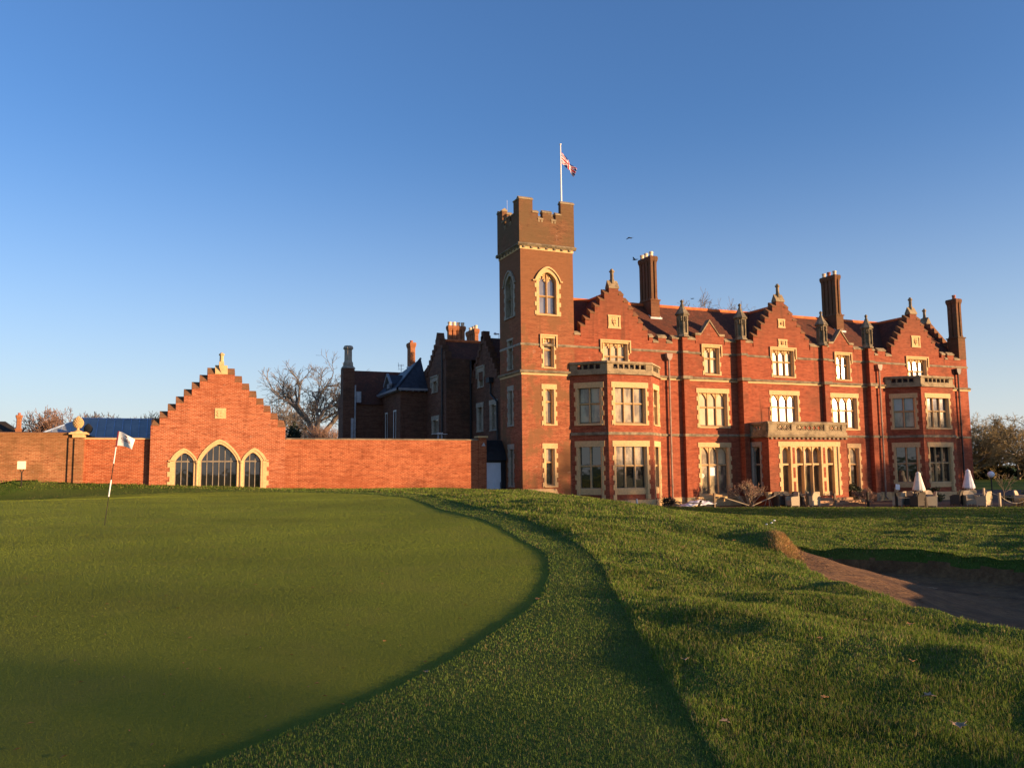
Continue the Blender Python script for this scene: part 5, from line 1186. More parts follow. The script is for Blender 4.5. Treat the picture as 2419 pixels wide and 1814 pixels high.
# ------------------------------------------------------------------ grass as blades near the camera
def blades(name, x, y, h, w, rng, palette, lean=0.45, zoff=0.0, z=None):
    n = len(x)
    if z is None: z, _ = terrain(x, y)
    z = z + zoff
    a = rng.uniform(0, 2 * np.pi, n); la = rng.uniform(0, 2 * np.pi, n); ll = np.abs(rng.normal(0, lean, n))
    hh = h * rng.uniform(0.55, 1.3, n); ww = w * rng.uniform(0.7, 1.3, n)
    bx, by = np.cos(a) * ww / 2, np.sin(a) * ww / 2; lx, ly = np.cos(la) * ll * hh, np.sin(la) * ll * hh
    V = np.empty((n, 5, 3)); 
    V[:, 0] = np.stack([x - bx, y - by, z - 0.01], 1); V[:, 1] = np.stack([x + bx, y + by, z - 0.01], 1)
    V[:, 2] = np.stack([x + bx * .8 + lx * .35, y + by * .8 + ly * .35, z + hh * .55], 1); V[:, 3] = np.stack([x - bx * .8 + lx * .35, y - by * .8 + ly * .35, z + hh * .55], 1)
    V[:, 4] = np.stack([x + lx, y + ly, z + hh * np.sqrt(np.maximum(0.15, 1 - ll * ll * .5))], 1)
    b = np.arange(n)[:, None] * 5
    T = np.concatenate([b + np.array([[0, 1, 2]]), b + np.array([[0, 2, 3]]), b + np.array([[3, 2, 4]])])
    pc = np.array(palette); c = pc[rng.randint(0, len(pc), n)] * rng.uniform(0.65, 1.3, (n, 1))
    pa = np.sin(x * 1.7 + 2.1 * np.sin(y * 1.1)) * np.sin(y * 1.5 + 1.9 * np.sin(x * 0.8)) + 0.6 * np.sin(x * 4.9 + 1.3 * np.sin(y * 3.3)) * np.sin(y * 5.3); c = c * (1 + 0.22 * pa)[:, None]; dry = (rng.uniform(0, 1, n) < 0.05 + 0.16 * np.clip(pa - 0.5, 0, 1)); c[dry] = np.array([0.27, 0.20, 0.08]) * rng.uniform(.6, 1.2, (dry.sum(), 1))
    return kind(npmesh(name, V.reshape(-1, 3), T, 'blade', np.repeat(c, 5, 0), smooth=False), 'stuff')
def turf_blades(name, x, y, h, w, rng, palette, lean):
    n = len(x); z, _ = terrain(x, y); a = rng.uniform(0, 2 * np.pi, n); la = rng.uniform(0, 2 * np.pi, n); ll = np.abs(rng.normal(0, lean, n)); hh = h * rng.uniform(.6, 1.3, n)
    bx, by = np.cos(a) * w / 2, np.sin(a) * w / 2; V = np.empty((n, 3, 3)); V[:, 0] = np.stack([x - bx, y - by, z - .004], 1); V[:, 1] = np.stack([x + bx, y + by, z - .004], 1)
    V[:, 2] = np.stack([x + np.cos(la) * ll * hh, y + np.sin(la) * ll * hh, z + hh], 1)
    pt_ = 0.86 + 0.2 * np.sin(x * 0.9 + 1.5 * np.sin(y * .7)) * np.sin(y * 0.8 + 1.2 * np.sin(x * .6)); c = np.array(palette)[rng.randint(0, len(palette), n)] * (pt_ * rng.uniform(.9, 1.1, n))[:, None]
    return kind(npmesh(name, V.reshape(-1, 3), np.arange(3 * n).reshape(-1, 3), 'blade', np.repeat(c, 3, 0), smooth=False), 'stuff')
def scatter(rng, zone, r0, r1, n, pad=0.3):
    """Points with a density that falls with distance, inside the view."""
    r = r0 * (r1 / r0) ** rng.uniform(0, 1, n); a = FWD + np.radians(rng.uniform(-34, 34, n)); x, y = CP.x + r * np.sin(a), CP.y + r * np.cos(a)
    _, zn = terrain(x, y); k = zn == zone
    return x[k], y[k], r[k]
rng = np.random.RandomState(5)
x, y, r = scatter(rng, 0, 4.2, 62, 760000)
k = (inside(BUNK, x, y) == False); x, y, r = x[k], y[k], r[k]
clump = (0.72 + 0.28 * np.sin(x * 2.1 + 2 * np.sin(y * 1.3)) * np.sin(y * 1.9 + 1.7 * np.sin(x * 1.1))) + 0.4 * (np.sin(x * 5.1 + 1.3 * np.sin(y * 3.7)) * np.sin(y * 4.6 + 1.1 * np.sin(x * 2.9)) > -0.1)
PALR = [(0.12, 0.19, 0.02), (0.15, 0.225, 0.026), (0.10, 0.155, 0.016), (0.18, 0.245, 0.03), (0.15, 0.20, 0.026), (0.22, 0.24, 0.045), (0.30, 0.24, 0.09)]
blades('rough_grass', x, y, 0.046 * clump * np.clip(r / 14, 0.85, 1.15), 0.0040 * np.clip(r / 5.5, 1, 9), rng, PALR, 0.75)
x, y, r = scatter(rng, 2, 4.2, 48, 400000)
PALA = [(0.105, 0.17, 0.022), (0.125, 0.19, 0.027), (0.085, 0.135, 0.018), (0.15, 0.205, 0.035), (0.18, 0.195, 0.05)]
blades('apron_grass', x, y, 0.020 * np.clip(r / 9, .9, 1.2), 0.0034 * np.clip(r / 5, 1, 8), rng, PALA, 0.6)
x, y, r = scatter(rng, 1, 4.3, 50, 1500000)
turf_blades('green_grass', x, y, 0.0085 * np.clip(r / 9, .8, 1.6), 0.0015 * np.clip(r / 5, 1, 9), rng, [(0.26, 0.305, 0.032), (0.285, 0.32, 0.037), (0.235, 0.285, 0.03)], 0.35)
# dry tussock on the bunker lip
n_ = 3600; t_ = rng.uniform(0, 1, n_); x = -10.32 + 0.72 * t_ + rng.normal(0, 0.13, n_); y = -35.65 + 0.95 * t_ + rng.normal(0, 0.13, n_)
ts = blades('grass_tussock', x, y, 0.065, 0.008, rng, [(0.46, 0.27, 0.10), (0.40, 0.22, 0.075), (0.20, 0.19, 0.05), (0.5, 0.32, 0.14), (0.36, 0.2, 0.08)], 0.9)
del ts['kind']; tag(ts, 'tuft of dry orange grass overhanging the lip of the bunker', 'grass tuft')
q = MB(WORLD); fz_ = float(terrain([-9.75], [-34.6])[0][0]) 
for i, (dx, dy, h_) in enumerate(((0, 0, .2), (.06, .03, .24), (-.05, .05, .17))):
    q.cur = 0; q.tube([(-9.75 + dx, -34.6 + dy, fz_), (-9.75 + dx * 1.6, -34.6 + dy, fz_ + h_)], 0.006, n=4); q.cur = 1; q.ico((-9.75 + dx * 1.6, -34.6 + dy, fz_ + h_), 0.024, 0.2, squash=(1, 1, .5))
tag(q.build('white_flower', ['blade_stem', 'flagwhite'], loc=(-9.75, -34.6, fz_)), 'small white flower heads standing above the bunker lip', 'flower')
k = rng.randint(0, len(BUNK), 9000); t = rng.uniform(0, 1, 9000)[:, None]; P_ = BUNK[k] * (1 - t) + np.roll(BUNK, -1, 0)[k] * t; P_ = P_ + rng.normal(0, 0.07, P_.shape)
P_ = P_[(P_[:, 0] > -9.6) & (P_[:, 1] > -38.5)]
blades('lip_grass', P_[:, 0], P_[:, 1], 0.07, 0.012, rng, PALR, 0.9)
# ------------------------------------------------------------------ fallen leaves
LOBE = [(0.0, -0.5), (0.10, -0.22), (0.42, -0.3), (0.30, -0.02), (0.5, 0.18), (0.22, 0.2), (0.0, 0.55), (-0.22, 0.2), (-0.5, 0.18), (-0.30, -0.02), (-0.42, -0.3), (-0.10, -0.22)]
def leaf(x, y, s, mt, rz, label, up=0.05):
    z = float(terrain([x], [y])[0][0]) + up; q = MB(WORLD); c = q.pt(0, 0, 0.0)
    ids = [q.pt(u * s * math.cos(rz) - v * s * math.sin(rz), u * s * math.sin(rz) + v * s * math.cos(rz), 0.22 * s * abs(u) * 2 + 0.1 * s * v) for u, v in LOBE]
    for i in range(len(ids)): q.f.append([c, ids[i], ids[(i + 1) % len(ids)]]); q.mi.append(0)
    o = q.build('fallen_leaf', mt, fix=False); o.location = (x, y, z)
    m = o.modifiers.new('thick', 'SOLIDIFY'); m.thickness = 0.002
    tag(o, label, 'leaf', 'dry leaves lying on the grass')
leaf(-13.14, -36.49, 0.06, 'leaf', 0.00, 'orange leaf high on the rough bank left of the bunker lip', 0.060)
leaf(-10.81, -34.78, 0.06, 'leaf', 1.70, 'orange leaf on the bank just below the bunker tussock', 0.060)
leaf(-15.24, -42.32, 0.05, 'leaf', 3.40, 'pale tan leaf on the sunlit rough below the bunker edge', 0.060)
leaf(-14.89, -42.49, 0.07, 'leaf', 5.10, 'broad tan leaf on the rough, right of a smaller tan one', 0.060)
leaf(-16.30, -42.92, 0.05, 'leaf', 6.80, 'brown leaf in the shaded rough left of centre', 0.060)
leaf(-16.11, -43.60, 0.06, 'leaf', 8.50, 'reddish leaf on the rough at the right', 0.060)
leaf(-16.65, -44.19, 0.08, 'leaf_pale', 10.20, 'curled grey leaf on the rough, upper of two grey ones', 0.060)
leaf(-16.89, -44.59, 0.09, 'leaf_pale', 11.90, 'large grey leaf on the rough, lower right', 0.060)
leaf(-18.00, -44.00, 0.06, 'leaf_pale', 13.60, 'small grey leaf near the edge of the mown apron', 0.060)
leaf(-17.55, -42.96, 0.06, 'leaf_pale', 15.30, 'small grey leaf at the left of the rough', 0.060)
leaf(-17.24, -43.96, 0.05, 'leaf', 17.00, 'two-toned brown leaf deep in the rough', 0.060)
leaf(-17.96, -44.78, 0.07, 'leaf_pale', 18.70, 'grey leaf at the bottom edge of the picture', 0.060)
leaf(-17.25, -45.07, 0.06, 'leaf', 20.40, 'tan leaf at the bottom right corner', 0.060)
leaf(-15.00, -41.12, 0.05, 'leaf', 22.10, 'brown leaf on the bright middle of the rough', 0.060)
leaf(-17.25, -39.85, 0.06, 'leaf', 23.80, 'reddish leaf lying on the edge of the putting green', 0.012)
leaf(-19.16, -42.10, 0.04, 'leaf_pale', 25.50, 'small grey leaf in the shadow line of the green', 0.012)
leaf(-19.19, -41.02, 0.03, 'leaf', 27.20, 'thin brown leaf on the putting green, nearer one', 0.012)
leaf(-18.47, -38.07, 0.03, 'leaf', 28.90, 'thin brown leaf on the putting green, farther one', 0.012)

# crumbs, worm casts and leaf bits on the mown turf
x, y, r = scatter(rng, 1, 4.5, 30, 420); z, _ = terrain(x, y); n_ = len(x); a = rng.uniform(0, 6.28, n_); L_ = rng.uniform(.006, .03, n_)
V = np.stack([np.stack([x - np.cos(a) * L_, y - np.sin(a) * L_, z + .012], 1), np.stack([x + np.sin(a) * .006, y - np.cos(a) * .006, z + .018], 1), np.stack([x + np.cos(a) * L_, y + np.sin(a) * L_, z + .014], 1), np.stack([x - np.sin(a) * .006, y + np.cos(a) * .006, z + .02], 1)], 1).reshape(-1, 3)
kind(npmesh('turf_debris', V, np.arange(4 * n_).reshape(-1, 4), 'leaf', smooth=False), 'stuff')
# ------------------------------------------------------------------ trees
def grow(seg, p, d, L, r, lv, mx, rg, spread, up, wig=0.22, kids=(2, 3), side=0.6):
    n = 3; q = p
    for i in range(n):
        d = (d + Vector((rg.gauss(0, wig), rg.gauss(0, wig), rg.gauss(0, wig) + up))).normalized(); e = q + d * (L / n)
        ra, rb = r * (1 - 0.28 * i / n), r * (1 - 0.28 * (i + 1) / n); seg.append((q, e, ra, rb, lv)); q = e
        if lv < mx and lv > 0 and rg.random() < side:
            a = Vector((rg.gauss(0, 1), rg.gauss(0, 1), rg.gauss(0, 0.6))); a = (a - a.dot(d) * d).normalized(); t = rg.uniform(0.6, 1.1)
            grow(seg, q, (d * math.cos(t) + a * math.sin(t)).normalized(), L * rg.uniform(0.45, 0.7), rb * 0.55, lv + 1, mx, rg, spread, up, wig, kids, side * 0.75)
    if lv < mx:
        for k in range(rg.randint(*kids)):
            a = Vector((rg.gauss(0, 1), rg.gauss(0, 1), rg.gauss(0, 0.5))); a = (a - a.dot(d) * d).normalized(); t = spread * rg.uniform(0.55, 1.25)
            grow(seg, q, (d * math.cos(t) + a * math.sin(t)).normalized(), L * rg.uniform(0.62, 0.88), r * 0.72 * rg.uniform(.7, 1), lv + 1, mx, rg, spread, up, wig, kids, side)
def segmesh(name, segs, mat, parent, sides=3, rmin=0.012):
    if not segs: return
    A = np.array([s[0] for s in segs]); B = np.array([s[1] for s in segs]); ra = np.maximum([s[2] for s in segs], rmin); rb = np.maximum([s[3] for s in segs], rmin)
    d = B - A; d /= np.linalg.norm(d, axis=1)[:, None] + 1e-9; h = np.where(np.abs(d[:, 2:3]) > 0.9, np.array([[1., 0, 0]]), np.array([[0., 0, 1.]]))
    u = np.cross(d, h); u /= np.linalg.norm(u, axis=1)[:, None]; v = np.cross(d, u); V = np.empty((len(segs), 2 * sides, 3))
    for k in range(sides):
        t = 2 * math.pi * k / sides; o = u * math.cos(t) + v * math.sin(t); V[:, k] = A + o * ra[:, None]; V[:, sides + k] = B + o * rb[:, None]
    b = np.arange(len(segs))[:, None] * 2 * sides; Q = np.concatenate([b + np.array([[k, (k + 1) % sides, sides + (k + 1) % sides, sides + k]]) for k in range(sides)])
    return npmesh(name, V.reshape(-1, 3) - np.array(parent.location), Q, mat, parent=parent)
def tree(label, x, y, zb, H, seed, fork=0.3, r=0.3, mx=6, spread=0.55, up=0.06, bark='bark_far', twig='twig', rmin=0.018, tilt=(0, 0), stems=1, Lk=0.30, group=None, kids=(2, 3), side=0.6, tw=3, name='bare_tree', wig=0.22):
    o = thing(name, label, 'tree' if 'tree' in name else 'shrub', (x, y, zb), group); rg = random.Random(seed); seg = []
    for s in range(stems):
        d = Vector((tilt[0] + rg.gauss(0, .05 + .3 * (stems > 1)), tilt[1] + rg.gauss(0, .05 + .3 * (stems > 1)), 1)).normalized()
        p = Vector((x + rg.gauss(0, .3 * (stems > 1)), y + rg.gauss(0, .3 * (stems > 1)), zb)); q = p + d * H * fork
        if fork > 0.02:
            for i in range(4): seg.append((p + (q - p) * i / 4, p + (q - p) * (i + 1) / 4, r * (1.25 - .08 * i), r * (1.17 - .08 * i), 0))
        for k in range(3 if stems == 1 else 2):
            a = 2 * math.pi * (k + rg.random() * .6) / 3; t = spread * rg.uniform(0.5, 1.1)
            dd = (d + Vector((math.cos(a), math.sin(a), 0)) * math.tan(t)).normalized(); grow(seg, q, dd, H * Lk, r * 0.72, 1, mx, rg, spread, up, wig, kids, side)
    top = max(s[1].z for s in seg); k = H / max(0.1, top - zb)            # scale to the asked height
    def sc(v): return Vector((x + (v.x - x) * k, y + (v.y - y) * k, zb + (v.z - zb) * k))
    seg = [(sc(a), sc(b), c, e, l) for a, b, c, e, l in seg]
    segmesh('trunk', [s for s in seg if s[4] <= 1], bark, o, 7); segmesh('limbs', [s for s in seg if 2 <= s[4] <= 3], bark, o, 5, rmin)
    segmesh('crown', [s for s in seg if s[4] > 3], twig, o, tw, rmin)
    return o
def leafy(label, x, y, zb, H, w, seed, mat, n=3000, ls=0.3, cat='evergreen_tree', trunk=0.2, sy=1.0, group=None):
    """Evergreen: trunk and a crown of many small leaf faces in uneven clumps."""
    o = thing(cat, label, 'tree' if 'tree' in cat else ('hedge' if 'hedge' in cat else 'shrub'), (x, y, zb), group); rs = np.random.RandomState(seed)
    q = MB(WORLD); q.tube([(x, y, zb), (x + .1, y, zb + H * .3), (x, y + .1, zb + H * 0.7)], 0.035 * H, 0.015 * H, 7); q.build('trunk', 'bark', o)
    m = max(8, int(n / 90)); c = rs.uniform(-1, 1, (m * 3, 3)); c = c[(np.linalg.norm(c * [1, 1, 1.0], axis=1) < 1)][:m]; m = len(c)
    P = c[rs.randint(0, m, n)] * 0.85 + rs.normal(0, 0.13, (n, 3)); P[:, 0] *= w / 2; P[:, 1] *= w / 2 * sy; P[:, 2] = zb + H * (trunk + (1 - trunk) * (P[:, 2] * .5 + .5)); P[:, 0] += x; P[:, 1] += y
    P[:, 2] = np.maximum(P[:, 2], zb + 0.03)
    u = rs.normal(0, 1, (n, 3)); u /= np.linalg.norm(u, axis=1)[:, None]; v = np.cross(u, rs.normal(0, 1, (n, 3))); v /= np.linalg.norm(v, axis=1)[:, None]; s = ls * rs.uniform(.5, 1.2, (n, 1))
    V = np.stack([P - u * s, P + v * s * .6, P + u * s, P - v * s * .6], 1).reshape(-1, 3) - np.array(o.location); npmesh('crown', V, np.arange(4 * n).reshape(-1, 4), mat, parent=o, smooth=False)
    return o
GT = 'bare winter trees behind the buildings'
tree('large spreading plane tree, bare, between the gabled hall and the dark wing', -1.7, 63, -1.5, 17.6, 3, fork=0.42, r=0.6, mx=7, spread=0.62, up=0.045, twig='twig', rmin=0.016, Lk=0.25, wig=0.18, group=GT, side=0.36)
tree('slim bare tree at the left flank of the large plane tree', -4.6, 86, -1.5, 14.8, 8, r=0.25, mx=6, spread=0.5, rmin=0.03, twig='twig', group=GT)
tree('small bare tree low between the hall gable and the plane tree', -3.5, 72, -1.5, 10.5, 21, r=0.2, mx=6, spread=0.6, rmin=0.022, twig='twig', group=GT)
tree('dense brown many-stemmed thicket in front of the plane tree trunk', -2.9, 50, -1.5, 7.2, 5, fork=0.03, r=0.07, mx=4, spread=0.32, stems=26, Lk=0.4, rmin=0.016, twig='twig_red', name='thicket_shrub', side=0.7, up=0.1)
leafy('dark evergreen bush just right of the hall gable', -6.9, 50, -1.5, 7.2, 3.2, 4, 'ever', 2600, 0.2, trunk=0.3, cat='evergreen_shrub')
leafy('small dark conical evergreen against the dark wing', -1.0, 46, -1.5, 5.2, 1.6, 6, 'ever', 900, 0.2, trunk=0.1, cat='evergreen_shrub')
for i, (x, y, H, rr, tg, lb) in enumerate([(-36.0, 88, 11.2, .26, 'twig_red', 'reddish bare tree, leftmost of the pair behind the sunlit pine cone'), (-32.4, 87, 11.3, .26, 'twig_red', 'reddish bare tree right behind the sunlit pine cone finial'),
                                          (-39.2, 92, 8.8, .2, 'twig', 'low bare tree behind the far house chimney'), (-43.5, 90, 9.2, .2, 'twig', 'bare tree at the far left edge behind the dark roof'),
                                          (-28.6, 86, 10.4, .22, 'twig', 'pale bare tree above the middle of the blue glass roof'), (-24.2, 84, 10.6, .22, 'twig_olive', 'bare tree above the right end of the blue glass roof'),
                                          (-20.6, 82, 10.2, .2, 'twig', 'thin bare tree close to the left steps of the hall gable')]):
    tree(lb, x, y, -1.5, H, 31 + i, r=rr, mx=6, spread=0.62, rmin=0.028, twig=tg, fork=0.22, group=GT)
tree('bare tree with perching birds rising behind the mansion roof', 35.6, 30.5, -1.5, 21.6, 63, r=0.4, mx=7, spread=0.75, rmin=0.018, twig='twig', fork=0.42, side=0.5, group=GT)
GR = 'olive brown trees beyond the right end of the mansion'
for i, (x, y, H, tl, lb) in enumerate([(60.5, 17.5, 7.6, (0, 0), 'twiggy olive tree nearest the mansion corner'), (64.0, 14.2, 8.2, (.25, -.2), 'twiggy olive tree with a pale leaning trunk by the lamp globe'),
                                       (68.5, 15.0, 8.6, (0, 0), 'twiggy olive tree at the right edge of the view'), (65.5, 21.0, 8.8, (0, 0), 'taller twiggy tree behind the leaning one'), (70.5, 22.0, 9.0, (0, 0), 'hazy brown tree furthest right at the back'), (59.5, 23.5, 8.6, (0, 0), 'brown tree half hidden by the mansion corner')]):
    tree(lb, x, y, -2.6, H, 81 + i, r=0.2, mx=7, side=0.42, spread=0.72, up=0.02, rmin=0.018, twig='twig_olive', fork=0.2, tilt=tl, group=GR, bark='bark')
for i, (x, y, H, w) in enumerate([(62, 21, 2.9, 5), (66.5, 19, 3.2, 5.5), (71.5, 17, 3.9, 6), (76, 15, 4.2, 6)]):
    leafy(('dark clipped hedge end beside the mansion', 'dark hedge length behind the lamp globe', 'taller dark hedge mass at the right edge', 'dark hedge mass furthest right')[i], x, y, -2.6, H, w, 12 + i, 'hedge', 3200, 0.28, 'hedge', 0.02, 0.6, 'dark hedges beyond the terrace')
# park trees to the right of the view: they shade the right bay, the lawn and the foreground and show in the panes
PK = 'park trees beyond the right edge of the lawn'
for i, (x, y, H, sd, dens) in enumerate([(72, -32.5, 12.0, 5, 6), (79, -40, 14.5, 6, 7), (67, -34, 8.6, 17, 7), (63, -31, 7.0, 7, 6), (44, -47, 9.5, 8, 6), (58, -52, 12, 9, 6), (50, -114.5, 14.5, 16, 5), (92, -60, 16, 13, 6), (110, -45, 15, 14, 6)]):
    tree(('tall bare park tree off to the right of the terrace', 'bare park tree behind the lawn to the right', 'thick low park tree before the taller ones to the right', 'low bare park tree beside the lawn', 'small bare park tree near the bunker side', 'broad bare park tree', 'tall sparse park tree far off to the right', 'very tall far park tree', 'far broad park tree')[i],
         x, y, -2.3, H, 200 + sd, r=0.32, mx=dens, spread=0.62, rmin=0.03, twig='twig', fork=0.2, group=PK, bark='bark')
leafy('round evergreen off to the right of the lawn, casting a long shadow', 62, -50, -2.4, 5.6, 7, 41, 'ever', 2600, 0.35, group=PK)
leafy('smaller round evergreen off to the right near the bunker', 39, -51, -2.3, 4.4, 6, 42, 'ever', 2600, 0.35, group=PK)

# =================================================================== terrace furniture
TZ = -2.6
def chair_model(name, mt, label, rest='wicker'):
    o = thing(name, label, 'chair', (0, 0, 0)); q = MB(WORLD)
    q.prism_w([(-0.30, 0.40), (0.30, 0.40), (0.33, 0.75), (0.27, 0.93), (0.15, 0.97), (-0.15, 0.97), (-0.27, 0.93), (-0.33, 0.75)], -0.32, -0.25)
    for v in range(len(q.v)):
        c = q.v[v]; c.y -= (c.z - 0.4) * 0.22 - abs(c.x) * 0.25
    q.build('backrest', mt, o)
    q = MB(WORLD); q.box(-0.30, 0.30, -0.28, 0.28, 0.34, 0.43); q.box(-0.28, 0.28, -0.26, 0.27, 0.10, 0.34); q.build('seat', mt, o)
    for s in (-1, 1):
        q = MB(WORLD); a, b = sorted((s * 0.30, s * 0.36)); q.prism_u([(-0.30, 0.08), (0.28, 0.08), (0.30, 0.62), (0.2, 0.66), (-0.32, 0.70)], a, b); q.build('armrest', mt, o)
    for sx in (-1, 1):
        for sy in (-1, 1): q = MB(WORLD); q.box(sx * 0.31 - .025, sx * 0.31 + .025, sy * 0.27 - .025, sy * 0.27 + .025, 0, 0.12); q.build('leg', mt, o)
    return o
pale = chair_model('wicker_chair', 'wicker', 'pale wicker armchair seen from behind, right of the sunlit closed parasol'); dark = chair_model('wicker_chair', 'wicker_dark', 'dark wicker armchair in front of the sunlit closed parasol')
GC = 'wicker chairs on the terrace'
pale['group'] = GC; dark['group'] = GC
used = {id(pale): False, id(dark): False}
def chair(m, x, y, rz, label):
    if not used[id(m)]: used[id(m)] = True; m.location = (x, y, TZ); m.rotation_euler = (0, 0, R(rz)); m['label'] = label; return
    dup(m, (x, y, TZ), R(rz), label)
for a in [(pale, 24.15, -9.15, 55, 'pale wicker armchair turned sideways just right of the sunlit parasol'), (pale, 26.3, -7.3, 160, 'pale wicker armchair with a tall lit back, second right of the sunlit parasol'),
          (pale, 23.25, -7.55, 20, 'pale armchair at the left end of the parasol group, by the black post'), (pale, 24.35, -7.6, -80, 'pale armchair with a lit side between two dark chairs'),
          (pale, 27.55, -9.3, 150, 'small pale chair half hidden under the table of the grey parasol'), (pale, 27.0, -10.7, 10, 'pale tall-backed chair beside the two rope posts'),
          (pale, 17.55, -4.1, 80, 'pale wicker chair seen from its side at the porch table'), (pale, 19.0, -4.4, 5, 'pale wicker chair with its back to the lawn, before the front steps'),
          (pale, 29.6, -11.3, 200, 'pale chair at the right edge by the straw clump'),
          (dark, 23.15, -9.1, 0, 'dark wicker chair with its back to the lawn under the sunlit parasol'), (dark, 23.75, -8.1, 15, 'dark round-backed wicker chair left of the sunlit parasol'),
          (dark, 27.0, -8.7, 25, 'dark wicker chair standing alone left of the grey parasol'), (dark, 17.35, -3.2, 170, 'dark wicker chair, left of two behind the porch table'), (dark, 18.05, -3.1, 175, 'dark wicker chair, right of two behind the porch table'),
          (dark, 18.75, -3.3, -60, 'dark low chair in the shade before the front steps'), (dark, 28.2, -8.0, -20, 'dark chair in the shade right of the grey parasol')]: chair(*a)
def table_model(label):
    o = thing('terrace_table', label, 'table', (0, 0, 0), 'terrace tables'); q = MB(WORLD); q.lathe(0, 0, [(0.55, 0.70), (0.56, 0.72), (0.55, 0.74)], 20); q.build('tabletop', 'table_dark', o)
    for k in range(4):
        a = math.pi / 4 + k * math.pi / 2; q = MB(WORLD); q.tube([(0.42 * math.cos(a), 0.42 * math.sin(a), 0), (0.34 * math.cos(a), 0.34 * math.sin(a), 0.7)], 0.03, n=6); q.build('leg', 'table_dark', o)
    return o
tb = table_model('round dark table under the sunlit closed parasol'); tb.location = (25.0, -8.1, TZ)
dup(tb, (18.35, -3.75, TZ), 0.3, 'round dark table before the porch steps'); dup(tb, (28.6, -9.0, TZ), 0.1, 'round dark table under the closed parasol in shade')
def parasol(x, y, z0, z1, label, mt, lean=0.0):
    o = thing('parasol', label, 'parasol', (x, y, TZ), 'closed parasols'); q = MB(WORLD); q.tube([(x, y, TZ), (x, y, z1 + .03)], 0.025, n=8); q.build('pole', 'grey_metal', o)
    q = MB(WORLD); q.lathe(x, y, [(0.26, TZ), (0.26, TZ + .06), (0.06, TZ + .1), (0.05, TZ + .3)], 14); q.build('base', 'table_dark', o)
    q = MB(WORLD); n = 24; H = z1 - z0; rings = []
    for t, r in ((0.0, .30), (0.03, .36), (0.12, .35), (0.3, .30), (0.55, .235), (0.75, .18), (0.86, .15), (0.9, .165), (0.96, .11), (1.0, .03)):
        ring = []
        for k in range(n):
            a = 2 * math.pi * k / n; f = r * (1 + 0.14 * math.cos(8 * a + 0.4) * (1 - t)) ; zz = z0 + H * t + (0.06 * math.cos(8 * a) * (t < 0.02))
            ring.append(q.pt(x + f * math.cos(a), y + f * math.sin(a), zz))
        rings.append(ring)
    for a, b in zip(rings, rings[1:]):
        for k in range(n): q.f.append([a[k], a[(k + 1) % n], b[(k + 1) % n], b[k]]); q.mi.append(0)
    q.build('canopy', mt, o, smooth=True)
parasol(25.55, -7.1, -1.66, -0.40, 'closed cream parasol glowing in the sun before the right bay', 'canvas')
parasol(30.35, -7.0, -1.60, -0.28, 'closed white parasol in shade by the right corner of the mansion', 'canvas_white')
GP = 'timber posts along the terrace edge'
def post(x, y, h, mt, label, lean=(0, 0), w=0.06):
    q = MB(WORLD); z = TZ - 0.1 if x > 9.8 else float(terrain([x], [y])[0][0]) - .1
    q.prism([(x - w, y - w), (x + w, y - w), (x + w, y + w), (x - w, y + w)], z, z + h)
    for v in q.v:
        if v.z > z + .1: v.x += lean[0]; v.y += lean[1]
    tag(q.build('fence_post', mt, loc=(x, y, z)), label, 'post', GP)
post(12.9, -2.0, 1.05, 'wood', 'upright timber post left of the shaded ground floor window'); post(17.0, -3.45, 1.0, 'wood', 'upright timber post before the dark porch chairs')
post(18.6, -4.35, 0.95, 'wood', 'timber post right of the porch table'); post(20.2, -5.1, 0.95, 'wood', 'timber post in the middle of the front steps'); post(21.4, -6.75, 1.05, 'wood_dark', 'black timber post at the right end of the steps')
post(22.3, -8.2, 1.0, 'wood_dark', 'black post left of the parasol chairs'); post(9.4, -1.9, 0.62, 'wood_dark', 'black leaning post stump at the left end of the broken fence', (0.35, 0)); post(11.3, -2.3, 0.6, 'wood_dark', 'black leaning post beside the white sheet', (0.35, 0))
post(27.15, -11.65, 0.98, 'rail', 'pale round-topped rope post, front one of two'); post(27.4, -10.4, 1.25, 'rail', 'pale tall rope post, rear one of two'); post(28.9, -12.35, 0.8, 'rail', 'pale low post at the right edge under the straw')
def rail(a, b, r, mt, label, nm='broken_rail', sag=0.0, cat='rail'):
    q = MB(WORLD); A, B = Vector(a), Vector(b); q.tube([tuple(A.lerp(B, t / 8) - Vector((0, 0, sag * 4 * (t / 8) * (1 - t / 8)))) for t in range(9)], r, n=6); tag(q.build(nm, mt, loc=a), label, cat)
rail((13.55, -2.25, -1.98), (15.1, -2.75, -2.50), 0.032, 'rail', 'pale broken rail sloping down from under the shaded window'); rail((15.3, -2.85, -2.52), (17.0, -3.5, -1.76), 0.035, 'rail', 'long pale rail leaning up to the porch post')
rail((9.8, -2.1, -2.17), (11.6, -2.5, -2.3), 0.035, 'wood', 'dark low rail between the two leaning stumps'); rail((17.05, -3.45, -1.78), (18.5, -4.3, -1.8), 0.022, 'rail', 'thin rail across the front of the porch table')
rail((27.4, -10.4, -1.55), (28.9, -12.3, -1.95), 0.014, 'rope', 'thin upper rope drooping from the tall pale post', 'rope', 0.25, 'rope'); rail((27.15, -11.65, -1.85), (28.9, -12.35, -2.0), 0.018, 'rope', 'slack rope between the front pale post and the low one', 'rope', 0.45, 'rope')
rail((22.3, -8.2, -2.0), (23.9, -9.3, -2.05), 0.02, 'rail', 'thin pale rail across the dark parasol chairs')
q = MB(WORLD); n = 14; P = {}
